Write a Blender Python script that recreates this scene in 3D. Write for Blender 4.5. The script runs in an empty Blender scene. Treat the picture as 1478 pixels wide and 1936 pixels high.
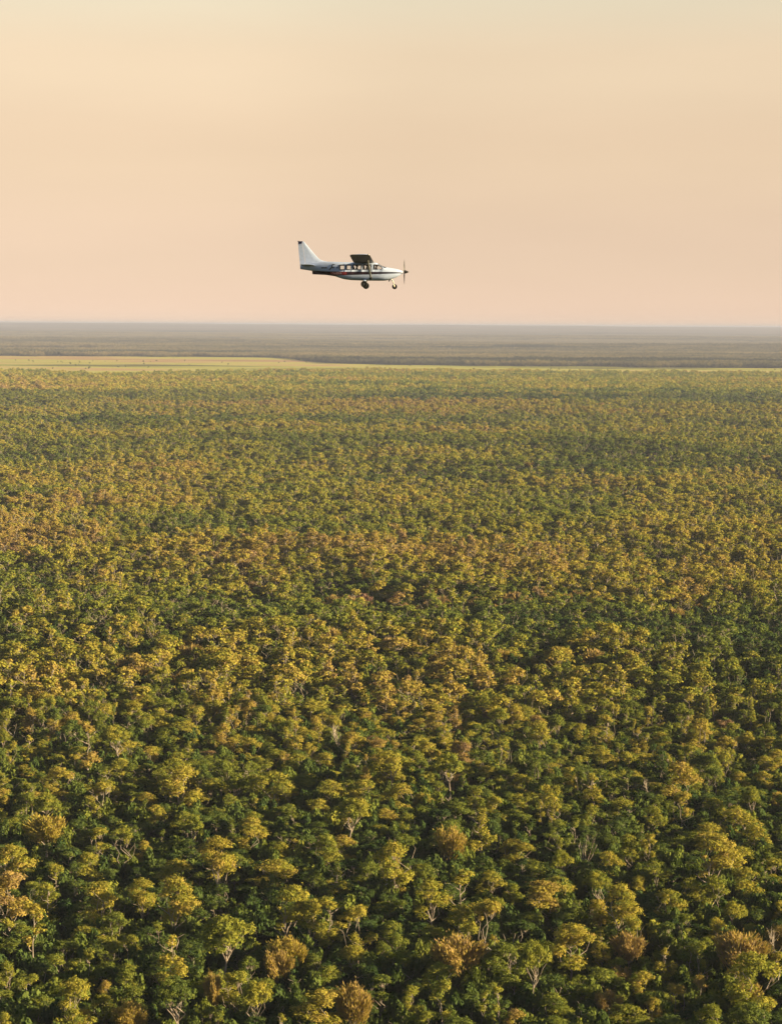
import bpy, bmesh, math, random
import numpy as np
from mathutils import Vector, Matrix, Euler

R = math.radians
sc = bpy.context.scene
# ------------------------------------------------------------------ camera
CAM_Z, F_PX, CX, CY, ROLL, PITCH = 92.0, 3612.0, 739.0, 968.0, R(0.35), math.atan(353.5 / 3612.0)
cam_d = bpy.data.cameras.new("camera"); cam = bpy.data.objects.new("camera", cam_d)
sc.collection.objects.link(cam); sc.camera = cam
cam_d.sensor_fit = 'VERTICAL'; cam_d.sensor_height = 24.0; cam_d.sensor_width = 24.0
cam_d.lens = F_PX * 24.0 / 1936.0
cam_d.clip_start = 1.0; cam_d.clip_end = 120000.0
fwd = Vector((0, math.cos(PITCH), -math.sin(PITCH)))
upv = Vector((0, math.sin(PITCH), math.cos(PITCH))); rgt = Vector((1, 0, 0))
xr = rgt * math.cos(ROLL) + upv * math.sin(ROLL)
yr = upv * math.cos(ROLL) - rgt * math.sin(ROLL)
cam.matrix_world = Matrix(((xr.x, yr.x, -fwd.x, 0), (xr.y, yr.y, -fwd.y, 0), (xr.z, yr.z, -fwd.z, CAM_Z), (0, 0, 0, 1)))
XR, YR, FW = np.array(xr), np.array(yr), np.array(fwd)

def ray(u, v):
    return XR * ((u - CX) / F_PX) + YR * ((CY - v) / F_PX) + FW
def project(P):
    d = np.atleast_2d(P) - np.array([0, 0, CAM_Z])
    w = d @ FW
    return CX + F_PX * (d @ XR) / w, CY - F_PX * (d @ YR) / w, w

# ------------------------------------------------------------------ world, sun, exposure
SUN_AZ, SUN_EL = R(102.5), R(15.5)            # azimuth clockwise from the view direction (+Y)
w = bpy.data.worlds.new("World"); sc.world = w; w.use_nodes = True
nt = w.node_tree; nt.nodes.clear()
def N(nt, t, **k):
    n = nt.nodes.new(t)
    for a, b in k.items():
        if a.startswith('i_'):
            n.inputs[a[2:]].default_value = b
        elif a.startswith('n'):
            try: n.inputs[int(a[1:])].default_value = b
            except ValueError: setattr(n, a, b)
        else: setattr(n, a, b)
    return n
L = lambda nt, a, b: nt.links.new(a, b)
sky = N(nt, 'ShaderNodeTexSky', sky_type='NISHITA')
sky.sun_disc = False; sky.sun_elevation = SUN_EL; sky.sun_rotation = SUN_AZ
sky.altitude = 100; sky.air_density = 1.2; sky.dust_density = 1.0; sky.ozone_density = 1.5
SKY_STRENGTH = 0.085
tc = N(nt, 'ShaderNodeTexCoord'); sep = N(nt, 'ShaderNodeSeparateXYZ'); L(nt, tc.outputs['Generated'], sep.inputs[0])
asn = N(nt, 'ShaderNodeMath', operation='ARCSINE'); L(nt, sep.outputs['Z'], asn.inputs[0])
el = N(nt, 'ShaderNodeMapRange', n1=0.0, n2=R(40), n3=0.0, n4=1.0); L(nt, asn.outputs[0], el.inputs[0])
ramp = N(nt, 'ShaderNodeValToRGB'); L(nt, el.outputs[0], ramp.inputs[0])
cr = ramp.color_ramp; cr.interpolation = 'EASE'
stops = [(0.0, (0.89, 0.645, 0.475)), (0.05, (0.82, 0.612, 0.440)), (0.13, (0.825, 0.626, 0.430)),
         (0.19, (0.845, 0.665, 0.46)), (0.245, (0.80, 0.70, 0.51)), (0.5, (0.26, 0.32, 0.33)), (1.0, (0.09, 0.14, 0.22))]
cr.elements[0].position, cr.elements[0].color = stops[0][0], (*stops[0][1], 1)
cr.elements[1].position, cr.elements[1].color = stops[-1][0], (*stops[-1][1], 1)
for p, c in stops[1:-1]:
    e = cr.elements.new(p); e.color = (*c, 1)
# soft warm glow in the thin cloud low on the left, thin streaks of high haze
nz = N(nt, 'ShaderNodeTexNoise', n2=3.0, i_Detail=3.0, i_Roughness=0.5)
mp = N(nt, 'ShaderNodeMapping'); mp.inputs['Scale'].default_value = (1.6, 1.6, 9.0)
L(nt, tc.outputs['Generated'], mp.inputs[0]); L(nt, mp.outputs[0], nz.inputs['Vector'])
st = N(nt, 'ShaderNodeMapRange', n1=0.3, n2=0.7, n3=0.99, n4=1.04); L(nt, nz.outputs[0], st.inputs[0])
glow_dir = Vector(ray(-30, 190)).normalized()
dp = N(nt, 'ShaderNodeVectorMath', operation='DOT_PRODUCT'); dp.inputs[1].default_value = glow_dir
L(nt, tc.outputs['Generated'], dp.inputs[0])
gm = N(nt, 'ShaderNodeMapRange', n1=0.975, n2=1.0, n3=0.0, n4=0.10); gm.interpolation_type = 'SMOOTHSTEP'
L(nt, dp.outputs['Value'], gm.inputs[0])
ad = N(nt, 'ShaderNodeMath', operation='ADD'); L(nt, st.outputs[0], ad.inputs[0]); L(nt, gm.outputs[0], ad.inputs[1])
vs = N(nt, 'ShaderNodeVectorMath', operation='SCALE'); L(nt, ramp.outputs[0], vs.inputs[0]); L(nt, ad.outputs[0], vs.inputs['Scale'])
nsk = N(nt, 'ShaderNodeVectorMath', operation='SCALE'); nsk.inputs['Scale'].default_value = SKY_STRENGTH
L(nt, sky.outputs[0], nsk.inputs[0])
mf = N(nt, 'ShaderNodeMapRange', n1=R(11), n2=R(30), n3=1.0, n4=0.25); L(nt, asn.outputs[0], mf.inputs[0])
az = N(nt, 'ShaderNodeMapRange', n1=-0.25, n2=0.45, n3=0.12, n4=1.0); L(nt, sep.outputs['Y'], az.inputs[0])
mfa = N(nt, 'ShaderNodeMath', operation='MULTIPLY'); L(nt, mf.outputs[0], mfa.inputs[0]); L(nt, az.outputs[0], mfa.inputs[1])
mx = N(nt, 'ShaderNodeMix', data_type='RGBA'); L(nt, mfa.outputs[0], mx.inputs[0])
L(nt, nsk.outputs[0], mx.inputs[6]); L(nt, vs.outputs[0], mx.inputs[7])
bg = N(nt, 'ShaderNodeBackground'); bg.inputs[1].default_value = 0.324; L(nt, mx.outputs[2], bg.inputs[0])
ow = N(nt, 'ShaderNodeOutputWorld'); L(nt, bg.outputs[0], ow.inputs[0])

sl = bpy.data.lights.new("sun", 'SUN'); so = bpy.data.objects.new("sun", sl); sc.collection.objects.link(so)
sl.energy = 5.0; sl.angle = R(0.6); sl.color = (1.0, 0.78, 0.43)
sdir = Vector((math.sin(SUN_AZ) * math.cos(SUN_EL), math.cos(SUN_AZ) * math.cos(SUN_EL), math.sin(SUN_EL)))
so.rotation_euler = sdir.to_track_quat('Z', 'Y').to_euler(); so.location = sdir * 300 + Vector((0, 0, 100))
sc.view_settings.view_transform = 'Standard'; sc.view_settings.look = 'None'
sc.view_settings.exposure = 1.6; sc.view_settings.gamma = 1.0
sc.cycles.max_bounces = 6; sc.cycles.diffuse_bounces = 3; sc.cycles.transmission_bounces = 4
sc.cycles.transparent_max_bounces = 12; sc.cycles.glossy_bounces = 2; sc.cycles.volume_bounces = 0
sc.cycles.use_denoising = True
sc.cycles.use_adaptive_sampling = True; sc.cycles.adaptive_threshold = 0.02

# ------------------------------------------------------------------ helpers
def obj(name, me, parent=None, mat=None):
    o = bpy.data.objects.new(name, me); sc.collection.objects.link(o)
    if parent: o.parent = parent
    if mat is not None and me is not None: me.materials.append(mat)
    return o
def tag(o, label=None, cat=None, group=None, kind=None):
    for k, v in (('label', label), ('category', cat), ('group', group), ('kind', kind)):
        if v: o[k] = v
    return o
def np_mesh(name, V, Fq, attrs=None, mats=None, midx=None, smooth=False):
    """V (n,3); Fq (m,k) same-size faces or a list of such arrays"""
    if not isinstance(Fq, list): Fq = [Fq]
    Fq = [f for f in Fq if len(f)]
    me = bpy.data.meshes.new(name)
    me.vertices.add(len(V)); me.vertices.foreach_set('co', np.asarray(V, np.float32).ravel())
    loops = np.concatenate([f.ravel() for f in Fq]); tot = np.concatenate([np.full(len(f), f.shape[1]) for f in Fq])
    start = np.concatenate([[0], np.cumsum(tot)[:-1]])
    me.loops.add(len(loops)); me.loops.foreach_set('vertex_index', loops.astype(np.int32))
    me.polygons.add(len(tot)); me.polygons.foreach_set('loop_start', start.astype(np.int32))
    me.polygons.foreach_set('loop_total', tot.astype(np.int32))
    for m in mats or []: me.materials.append(m)
    if midx is not None: me.polygons.foreach_set('material_index', midx.astype(np.int32))
    me.polygons.foreach_set('use_smooth', np.full(len(tot), smooth))
    for k, a in (attrs or {}).items():
        at = me.attributes.new(k, 'FLOAT', 'FACE'); at.data.foreach_set('value', np.asarray(a, np.float32))
    me.update(calc_edges=True); me.validate()
    return me
def new_mat(name):
    m = bpy.data.materials.new(name); m.use_nodes = True; m.node_tree.nodes.clear(); return m
def plain(name, col, rough=0.5, metal=0.0, spec=0.5, bump=0.0):
    m = new_mat(name); t = m.node_tree
    b = N(t, 'ShaderNodeBsdfPrincipled'); o = N(t, 'ShaderNodeOutputMaterial'); L(t, b.outputs[0], o.inputs[0])
    b.inputs['Roughness'].default_value = rough; b.inputs['Metallic'].default_value = metal
    b.inputs['Specular IOR Level'].default_value = spec
    n = N(t, 'ShaderNodeTexNoise', i_Scale=6.0, i_Detail=4.0); c = N(t, 'ShaderNodeTexCoord'); L(t, c.outputs['Object'], n.inputs['Vector'])
    r = N(t, 'ShaderNodeMapRange', n1=0.3, n2=0.7, n3=0.9, n4=1.05); L(t, n.outputs[0], r.inputs[0])
    v = N(t, 'ShaderNodeVectorMath', operation='SCALE'); v.inputs[0].default_value = col; L(t, r.outputs[0], v.inputs['Scale'])
    L(t, v.outputs[0], b.inputs['Base Color'])
    return m

def setramp(node, stops):
    cr = node.color_ramp
    cr.elements[0].position, cr.elements[0].color = stops[0][0], (*stops[0][1], 1)
    cr.elements[1].position, cr.elements[1].color = stops[-1][0], (*stops[-1][1], 1)
    for p, c in stops[1:-1]:
        e = cr.elements.new(p); e.color = (*c, 1)

LEAF = [(0.0, (0.050, 0.088, 0.032)), (0.2, (0.110, 0.150, 0.038)), (0.4, (0.205, 0.228, 0.040)), (0.55, (0.350, 0.312, 0.052)),
        (0.7, (0.37, 0.275, 0.074)), (0.85, (0.29, 0.200, 0.110)), (1.0, (0.235, 0.140, 0.110))]
FAR_LEAF = [(0.0, (0.035, 0.048, 0.050)), (0.25, (0.070, 0.080, 0.062)), (0.55, (0.185, 0.165, 0.100)), (1.0, (0.36, 0.29, 0.17))]
def foliage_mat(ramp_=None, name="foliage"):
    m = new_mat(name); t = m.node_tree
    ih = N(t, 'ShaderNodeAttribute', attribute_type='INSTANCER', attribute_name='leaf_hue')
    mh = N(t, 'ShaderNodeAttribute', attribute_type='GEOMETRY', attribute_name='leaf_shift')
    geo = N(t, 'ShaderNodeNewGeometry')
    a = N(t, 'ShaderNodeMath', operation='ADD'); L(t, ih.outputs['Fac'], a.inputs[0]); L(t, mh.outputs['Fac'], a.inputs[1])
    n = N(t, 'ShaderNodeTexNoise', i_Scale=0.011, i_Detail=4.0, i_Roughness=0.6); L(t, geo.outputs['Position'], n.inputs['Vector'])
    r = N(t, 'ShaderNodeMapRange', n1=0.3, n2=0.7, n3=-0.09, n4=0.09); L(t, n.outputs[0], r.inputs[0])
    b = N(t, 'ShaderNodeMath', operation='ADD'); L(t, a.outputs[0], b.inputs[0]); L(t, r.outputs[0], b.inputs[1])
    ra = N(t, 'ShaderNodeMapRange', n1=0.0, n2=1.0, n3=-0.05, n4=0.05); L(t, geo.outputs['Random Per Island'], ra.inputs[0])
    c = N(t, 'ShaderNodeMath', operation='ADD', use_clamp=True); L(t, b.outputs[0], c.inputs[0]); L(t, ra.outputs[0], c.inputs[1])
    cr = N(t, 'ShaderNodeValToRGB'); L(t, c.outputs[0], cr.inputs[0]); setramp(cr, ramp_ or LEAF)
    d = N(t, 'ShaderNodeBsdfDiffuse'); L(t, cr.outputs[0], d.inputs[0])
    tr = N(t, 'ShaderNodeBsdfTranslucent')
    tm = N(t, 'ShaderNodeVectorMath', operation='MULTIPLY'); tm.inputs[1].default_value = (1.1, 1.15, 0.6)
    L(t, cr.outputs[0], tm.inputs[0]); L(t, tm.outputs[0], tr.inputs[0])
    ms = N(t, 'ShaderNodeMixShader', n0=0.28); L(t, d.outputs[0], ms.inputs[1]); L(t, tr.outputs[0], ms.inputs[2])
    o = N(t, 'ShaderNodeOutputMaterial'); L(t, ms.outputs[0], o.inputs[0])
    return m
def bark_mat():
    m = new_mat("bark"); t = m.node_tree
    c = N(t, 'ShaderNodeTexCoord'); n = N(t, 'ShaderNodeTexNoise', i_Scale=1.3, i_Detail=5.0)
    mpp = N(t, 'ShaderNodeMapping'); mpp.inputs['Scale'].default_value = (2, 2, 0.7)
    L(t, c.outputs['Object'], mpp.inputs[0]); L(t, mpp.outputs[0], n.inputs['Vector'])
    cr = N(t, 'ShaderNodeValToRGB'); L(t, n.outputs[0], cr.inputs[0])
    setramp(cr, [(0.3, (0.12, 0.085, 0.06)), (0.45, (0.27, 0.22, 0.18)), (0.7, (0.44, 0.40, 0.35))])
    d = N(t, 'ShaderNodeBsdfDiffuse'); L(t, cr.outputs[0], d.inputs[0])
    o = N(t, 'ShaderNodeOutputMaterial'); L(t, d.outputs[0], o.inputs[0])
    return m
M_LEAF, M_BARK = foliage_mat(), bark_mat()
M_FAR = foliage_mat(FAR_LEAF, 'grey_foliage')

# ------------------------------------------------------------------ terrain
def sstep(a, b, x):
    t = np.clip((x - a) / (b - a), 0, 1); return t * t * (3 - 2 * t)
def ground_z(x, y):
    x = np.asarray(x, float); y = np.asarray(y, float)
    near = 1 - sstep(1400, 2600, y)
    z = near * (1.0 * np.sin(x / 61 + 1.3 + y / 170) * np.sin(y / 58 + x / 150) + 0.7 * np.sin(x / 33 + y / 47))
    y0 = 508 - 0.34 * x
    z = z + 3.2 * np.exp(-((y - y0) / 48) ** 2) - 3.0 * np.exp(-((y - y0 - 75) / 42) ** 2)
    z = z + near * 2.2 * (np.sin(y / 115 + x / 300 + 2.0))
    z = z + sstep(1600, 3000, y) * 1.2 * np.sin(y / 330 + x / 900)
    z = z + sstep(5200, 8000, y) * (9 * np.sin(y / 620 + x / 2900 + 1) + 7 * np.sin(y / 350 - x / 1700))
    hill = sstep(9000, 27000, y)
    top = 92 + 9 * sstep(2500, -4500, x) * 1.0 + 5.0 * np.sin(x / 2100 + 0.5) + 3.5 * np.sin(x / 830) + 2 * np.sin(x / 310)
    return z * (1 - hill) + hill * top
def ground_mat():
    m = new_mat("ground"); t = m.node_tree
    geo = N(t, 'ShaderNodeNewGeometry'); sp = N(t, 'ShaderNodeSeparateXYZ'); L(t, geo.outputs['Position'], sp.inputs[0])
    # near: dark litter and dry grass; far (beyond the built trees): unbroken woodland canopy colours
    n1 = N(t, 'ShaderNodeTexNoise', i_Scale=0.35, i_Detail=8.0, i_Roughness=0.7); L(t, geo.outputs['Position'], n1.inputs['Vector'])
    c1 = N(t, 'ShaderNodeValToRGB'); L(t, n1.outputs[0], c1.inputs[0])
    setramp(c1, [(0.35, (0.018, 0.030, 0.013)), (0.5, (0.034, 0.044, 0.018)), (0.65, (0.065, 0.058, 0.028))])
    mpp = N(t, 'ShaderNodeMapping'); mpp.inputs['Scale'].default_value = (0.0009, 0.0022, 0.001); L(t, geo.outputs['Position'], mpp.inputs[0])
    n2 = N(t, 'ShaderNodeTexNoise', i_Scale=1.0, i_Detail=8.0, i_Roughness=0.62); L(t, mpp.outputs[0], n2.inputs['Vector'])
    c2 = N(t, 'ShaderNodeValToRGB'); L(t, n2.outputs[0], c2.inputs[0])
    setramp(c2, [(0.36, (0.03, 0.035, 0.035)), (0.46, (0.07, 0.065, 0.05)), (0.55, (0.115, 0.09, 0.06)), (0.66, (0.20, 0.155, 0.10))])
    far = N(t, 'ShaderNodeMapRange', n1=5000.0, n2=9000.0); L(t, sp.outputs['Y'], far.inputs[0])
    mx = N(t, 'ShaderNodeMix', data_type='RGBA'); L(t, far.outputs[0], mx.inputs[0]); L(t, c1.outputs[0], mx.inputs[6]); L(t, c2.outputs[0], mx.inputs[7])
    d = N(t, 'ShaderNodeBsdfDiffuse'); L(t, mx.outputs[2], d.inputs[0])
    o = N(t, 'ShaderNodeOutputMaterial'); L(t, d.outputs[0], o.inputs[0])
    return m
ys = np.concatenate([np.linspace(-3000, -100, 12), np.arange(0, 1600, 14), 1600 * 1.021 ** np.arange(0, 166)])
ys = ys[ys < 50000]
tt = np.linspace(-1, 1, 161); tt = np.sign(tt) * (0.12 * abs(tt) + 0.88 * abs(tt) ** 3)
hw = 3000 + np.clip(ys, 0, None) * 0.9
GX = tt[None, :] * hw[:, None]; GY = np.repeat(ys[:, None], len(tt), 1)
GV = np.stack([GX, GY, ground_z(GX, GY)], -1).reshape(-1, 3)
ny, nx = len(ys), len(tt)
ii = (np.arange(ny - 1)[:, None] * nx + np.arange(nx - 1)[None, :]).ravel()
g = obj("ground", np_mesh("ground", GV, np.stack([ii, ii + 1, ii + nx + 1, ii + nx], 1), smooth=True), mat=ground_mat())
tag(g, kind='structure')

def at(u, v, z=0.0):
    """point of the ground (raised by z) under a picture position"""
    r = ray(u, v); gz = 0.0
    for _ in range(12):
        s = (gz + z - CAM_Z) / r[2]; p = r * s; gz = float(ground_z(p[0], p[1]))
    return p[0], p[1], gz

# ------------------------------------------------------------------ floodplain and far clearings
def grass_mat(name, cols, sc_=(0.002, 0.011, 1)):
    m = new_mat(name); t = m.node_tree
    geo = N(t, 'ShaderNodeNewGeometry'); mpp = N(t, 'ShaderNodeMapping'); mpp.inputs['Scale'].default_value = sc_
    L(t, geo.outputs['Position'], mpp.inputs[0])
    n = N(t, 'ShaderNodeTexNoise', i_Scale=1.0, i_Detail=6.0, i_Roughness=0.65); L(t, mpp.outputs[0], n.inputs['Vector'])
    sy = N(t, 'ShaderNodeSeparateXYZ'); L(t, geo.outputs['Position'], sy.inputs[0])
    yr_ = N(t, 'ShaderNodeMapRange', n1=3400.0, n2=4900.0, n3=-0.12, n4=0.01); L(t, sy.outputs['Y'], yr_.inputs[0])
    ay = N(t, 'ShaderNodeMath', operation='ADD'); L(t, n.outputs[0], ay.inputs[0]); L(t, yr_.outputs[0], ay.inputs[1])
    c = N(t, 'ShaderNodeValToRGB'); L(t, ay.outputs[0], c.inputs[0]); setramp(c, cols)
    d = N(t, 'ShaderNodeBsdfDiffuse'); L(t, c.outputs[0], d.inputs[0])
    o = N(t, 'ShaderNodeOutputMaterial'); L(t, d.outputs[0], o.inputs[0])
    return m
M_GRASS = grass_mat("floodplain_grass", [(0.33, (0.13, 0.13, 0.05)), (0.42, (0.37, 0.37, 0.085)), (0.52, (0.46, 0.42, 0.12)), (0.58, (0.46, 0.31, 0.16)), (0.68, (0.36, 0.23, 0.12)), (0.75, (0.18, 0.15, 0.07))], (0.0011, 0.0042, 1))
# the open plain in picture positions: far edge and near edge sampled left to right
FAR = [(-120, 672), (0, 673), (180, 674), (370, 675), (470, 676), (545, 677), (575, 683), (640, 688), (760, 690.5), (900, 692), (1100, 693.5), (1300, 695.5), (1478, 697), (1600, 698)]
NEAR = [(-120, 700), (0, 699), (90, 701), (180, 706), (240, 707), (330, 703), (460, 701), (575, 699.5), (640, 698.5), (760, 699), (900, 700.3), (1100, 702), (1300, 703), (1478, 703.5), (1600, 704)]
fu, fv = zip(*FAR); nu_, nv_ = zip(*NEAR)
def vnoise(x, y, sx, sy, seed):
    g_ = np.random.default_rng(seed).uniform(-1, 1, (64, 64)); X_, Y_ = x / sx + 300, y / sy + 300
    xi, yi = np.floor(X_).astype(int), np.floor(Y_).astype(int); fx_, fy_ = X_ - xi, Y_ - yi; fx_, fy_ = fx_ * fx_ * (3 - 2 * fx_), fy_ * fy_ * (3 - 2 * fy_)
    G = lambda a, b: g_[a % 64, b % 64]
    return (G(xi, yi) * (1 - fx_) + G(xi + 1, yi) * fx_) * (1 - fy_) + (G(xi, yi + 1) * (1 - fx_) + G(xi + 1, yi + 1) * fx_) * fy_
def on_plain(x, y):
    P = np.stack([x, y, ground_z(x, y)], -1)
    u, v, _ = project(P); _, vt, _ = project(P + [0, 0, 9.5])
    j = 0.8 * np.sin(u / 23.0) + 0.7 * np.sin(u / 9.7 + 2) + .8 * vnoise(u, v, 15, 300, 12)
    return (v > np.interp(u, fu, fv) + j * 0.5) & (vt < np.interp(u, nu_, nv_) + j)
us = np.linspace(-120, 1600, 140)
rows = []
for k in range(9):
    f = k / 8.0
    vv = np.interp(us, fu, fv) * (1 - f) + np.interp(us, nu_, nv_) * f + (13 if k == 8 else 11 * f)
    row = [at(a, b) for a, b in zip(us, vv)]
    rows.append([(x, y, float(ground_z(x, y)) + 0.5) for x, y, _ in row])
PV = np.array(rows).reshape(-1, 3); n_ = len(us)
ii = (np.arange(8)[:, None] * n_ + np.arange(n_ - 1)[None, :]).ravel()
fp = obj("grass_field", np_mesh("grass_field", PV, np.stack([ii, ii + n_, ii + n_ + 1, ii + 1], 1), smooth=True), mat=M_GRASS)
tag(fp, kind='structure')
def clearing(pts, m):
    V = [at(u, v) for u, v in pts]; V = np.array([(x, y, float(ground_z(x, y)) + 0.8) for x, y, _ in V])
    h = len(V) // 2
    Fq = np.array([(i, i + 1, len(V) - 2 - i, len(V) - 1 - i) for i in range(h - 1)])
    tag(obj("grass_clearing", np_mesh("grass_clearing", V, Fq), mat=m), kind='structure')
M_CLEAR = grass_mat("dry_clearing", [(0.35, (0.30, 0.24, 0.12)), (0.5, (0.48, 0.40, 0.22)), (0.65, (0.36, 0.28, 0.14))], (0.001, 0.004, 1))
clearing([(-90, 659), (10, 658), (60, 658), (120, 658.6), (250, 660), (260, 661.2), (160, 661.4), (70, 662.2), (10, 664), (-90, 663)], M_CLEAR)
clearing([(-60, 654.5), (5, 653.4), (40, 653), (80, 654), (80, 655), (40, 655), (5, 655.4), (-60, 656)], M_CLEAR)
clearing([(240, 648), (320, 647.6), (420, 648), (420, 648.8), (320, 649.2), (240, 649)], M_CLEAR)
def on_clear(u, v):
    return ((v > 658) & (v < 664) & (u < 250) & (v < 664 - u * 0.012)) | ((v > 653.3) & (v < 655.6) & (u < 78))

# ------------------------------------------------------------------ trees
def tube(path, rad, sides=5):
    path = np.array(path, float); n = len(path); V = []
    for i in range(n):
        d = path[min(i + 1, n - 1)] - path[max(i - 1, 0)]; d /= np.linalg.norm(d) + 1e-9
        a = np.cross(d, [0.3, 1, 0.1]); a /= np.linalg.norm(a); b = np.cross(d, a)
        for k in range(sides):
            th = 2 * math.pi * k / sides
            V.append(path[i] + rad[i] * (math.cos(th) * a + math.sin(th) * b))
    Fq = []
    for i in range(n - 1):
        for k in range(sides):
            k2 = (k + 1) % sides
            Fq.append((i * sides + k, i * sides + k2, (i + 1) * sides + k2, (i + 1) * sides + k))
    return np.array(V), np.array(Fq)
def merge(parts):
    Vs, Fs, o = [], [], 0
    for V, Fq in parts:
        Vs.append(V); Fs.append(Fq + o); o += len(V)
    return np.concatenate(Vs), np.concatenate(Fs)
def bent(rng, a, b, n=4, wob=0.12):
    a, b = np.array(a, float), np.array(b, float); L_ = np.linalg.norm(b - a)
    P = [a + (b - a) * t for t in np.linspace(0, 1, n)]
    for i in range(1, n - 1): P[i] = P[i] + rng.normal(0, wob * L_ * 0.5, 3) * [1, 1, 0.4]
    return P

SPEC = {  # crown width, crown depth, total height, puffs
    'round': (5.0, 5.8, 9.6, 56), 'umbrella': (6.2, 3.4, 9.2, 46), 'tall': (4.4, 7.6, 11.0, 56),
    'column': (2.2, 6.4, 9.8, 22), 'brush': (3.6, 3.6, 7.0, 0), 'bare': (3.0, 4.0, 8.0, 0), 'loose': (5.6, 6.6, 10.4, 48)}
def quads(rng, C, Nrm, size, asp):
    """leaf-clump quads at centres C facing Nrm"""
    n = len(C)
    r = rng.normal(0, 1, (n, 3)); a = np.cross(Nrm, r); a /= np.linalg.norm(a, axis=1, keepdims=True) + 1e-9
    b = np.cross(Nrm, a)
    s = size * rng.uniform(0.55, 1.35, (n, 1)); q = s * asp
    V = np.stack([C - a * s, C + b * q * rng.uniform(.6, 1.2, (n, 1)) - a * s * .1, C + a * s, C - b * q * rng.uniform(.6, 1.2, (n, 1)) + a * s * .15], 1)
    V = V + Nrm[:, None, :] * rng.uniform(-0.25, 0.25, (n, 4, 1)) * s[:, None, :]
    return V.reshape(-1, 3), np.arange(4 * n).reshape(n, 4)
def unit(v): return v / (np.linalg.norm(v, axis=-1, keepdims=True) + 1e-9)
def build_tree(kind, seed, leaves, size):
    rng = np.random.default_rng(seed)
    W, D, H, NP = SPEC[kind]
    lean = rng.normal(0, 0.35, 2)
    fork = np.array([lean[0] * 0.5, lean[1] * 0.5, (H - D) * rng.uniform(0.8, 1.0)])
    wood = []
    tr = 0.11 if kind != 'column' else 0.085
    wood.append(tube(bent(rng, (0, 0, -0.6), fork, 4, 0.05), [tr * 1.35, tr, tr * .9, tr * .75], 6))
    C, NR, LS = [], [], []
    if kind in ('brush', 'bare'):
        nb = 15 if kind == 'brush' else 6
        ends = []
        for i in range(nb):
            th = rng.uniform(0, 2 * math.pi); rr = W / 2 * math.sqrt(rng.uniform(0.05, 1))
            e = np.array([math.cos(th) * rr, math.sin(th) * rr, H - (rr / W) ** 2 * 2.2 - rng.uniform(0, 0.9 if kind == 'brush' else 2.0)])
            mid = fork * 0.5 + e * 0.5 + np.array([0, 0, -0.3]) + rng.normal(0, .2, 3)
            wood.append(tube([fork, mid, e], [tr * .55, tr * .35, 0.02], 4)); ends.append((mid, e))
            for _ in range(5 if kind == 'bare' else 3):
                t0 = rng.uniform(0.1, 0.9); p = mid * (1 - t0) + e * t0
                e2 = p + unit(rng.normal(0, 1, 3) + np.array([0, 0, 1.0]) + unit(e - fork)) * rng.uniform(.5, 1.3)
                wood.append(tube([p, (p + e2) / 2 + rng.normal(0, .07, 3), e2], [tr * .25, tr * .17, .012], 3))
        if kind == 'brush':
            n = int(leaves * 0.6); k = rng.integers(0, nb, n); t0 = rng.uniform(0.0, 1.08, (n, 1))
            A = np.array([a for a, _ in ends])[k]; B = np.array([b for _, b in ends])[k]
            P = A * (1 - t0) + B * t0 + rng.normal(0, .27, (n, 3)); dr = unit(B - fork + rng.normal(0, .5, (n, 3)))
            sd = unit(np.cross(dr, rng.normal(0, 1, (n, 3)))); s = size * rng.uniform(.6, 1.5, (n, 1))
            V = np.stack([P - dr * s * 1.5, P + sd * s * .35, P + dr * s * 1.5, P - sd * s * .35], 1).reshape(-1, 3)
            crown = (V, np.arange(4 * n).reshape(n, 4), np.repeat(0.0, n) + rng.normal(0, .05, n))
        else:
            crown = None
        return merge(wood), crown
    # puffs of foliage carried at the ends of limbs
    P = []
    tries = 0
    # limbs end in a few separate boughs, the puffs gather round them
    nb_ = {'round': 7, 'umbrella': 8, 'tall': 9, 'column': 5, 'loose': 7}[kind]
    B = []
    for i in range(nb_):
        a0 = 2.4 * i + rng.uniform(-.5, .5); zz = (i + .5) / nb_ if kind in ('tall', 'column') else ((i * .618 + .3) % 1) * .75 + .15
        q0 = rng.uniform(.35, .78) * (1.15 if kind == 'loose' else 1)
        if i == 0 and kind != 'umbrella': q0, zz = .1, .85
        B.append((math.cos(a0) * W * .5 * q0 + lean[0], math.sin(a0) * W * .5 * q0 + lean[1], H - D + D * (zz if kind != 'umbrella' else .45 + .3 * zz)))
    B = np.array(B); BR = rng.uniform(.16, .28, nb_) * W * (.8 if kind in ('loose', 'tall') else 1.0)
    while len(P) < NP and tries < 4000:
        tries += 1
        th = rng.uniform(0, 2 * math.pi); q = math.sqrt(rng.uniform(0, 1)); zz = rng.uniform(0, 1)
        if kind == 'round': prof = math.sqrt(max(0, 1 - (2 * zz - 0.85) ** 2 * 0.85)); 
        elif kind == 'umbrella': prof = 1 - 0.75 * zz ** 2 if zz > .25 else 0.9
        elif kind == 'tall': prof = (0.55 + 0.45 * math.sin(zz * 5.2 + seed)) * (1 - .45 * zz)
        elif kind == 'column': prof = 0.75 + .25 * math.sin(zz * 9 + seed)
        else: prof = 0.65 + .35 * math.sin(zz * 4 + seed)
        if kind == 'umbrella' and q < 0.5 and zz < 0.4: continue
        pr = rng.uniform(.28, .74) * (0.8 if kind in ('column', 'loose', 'tall') else 1.0) * (W / 5.2) ** .3
        rr = max(0, W / 2 - pr * .8) * prof * q ** .7
        lob = 1 + 0.25 * math.sin(3 * th + seed * 1.7)
        c = np.array([math.cos(th) * rr * lob + lean[0], math.sin(th) * rr * lob + lean[1], H - D + pr * .4 + (D - pr * 1.1) * zz])
        if kind in ('umbrella', 'round'): c[2] -= (rr / W * 2) ** 2 * D * (.20 if kind == 'umbrella' else .08)
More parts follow.
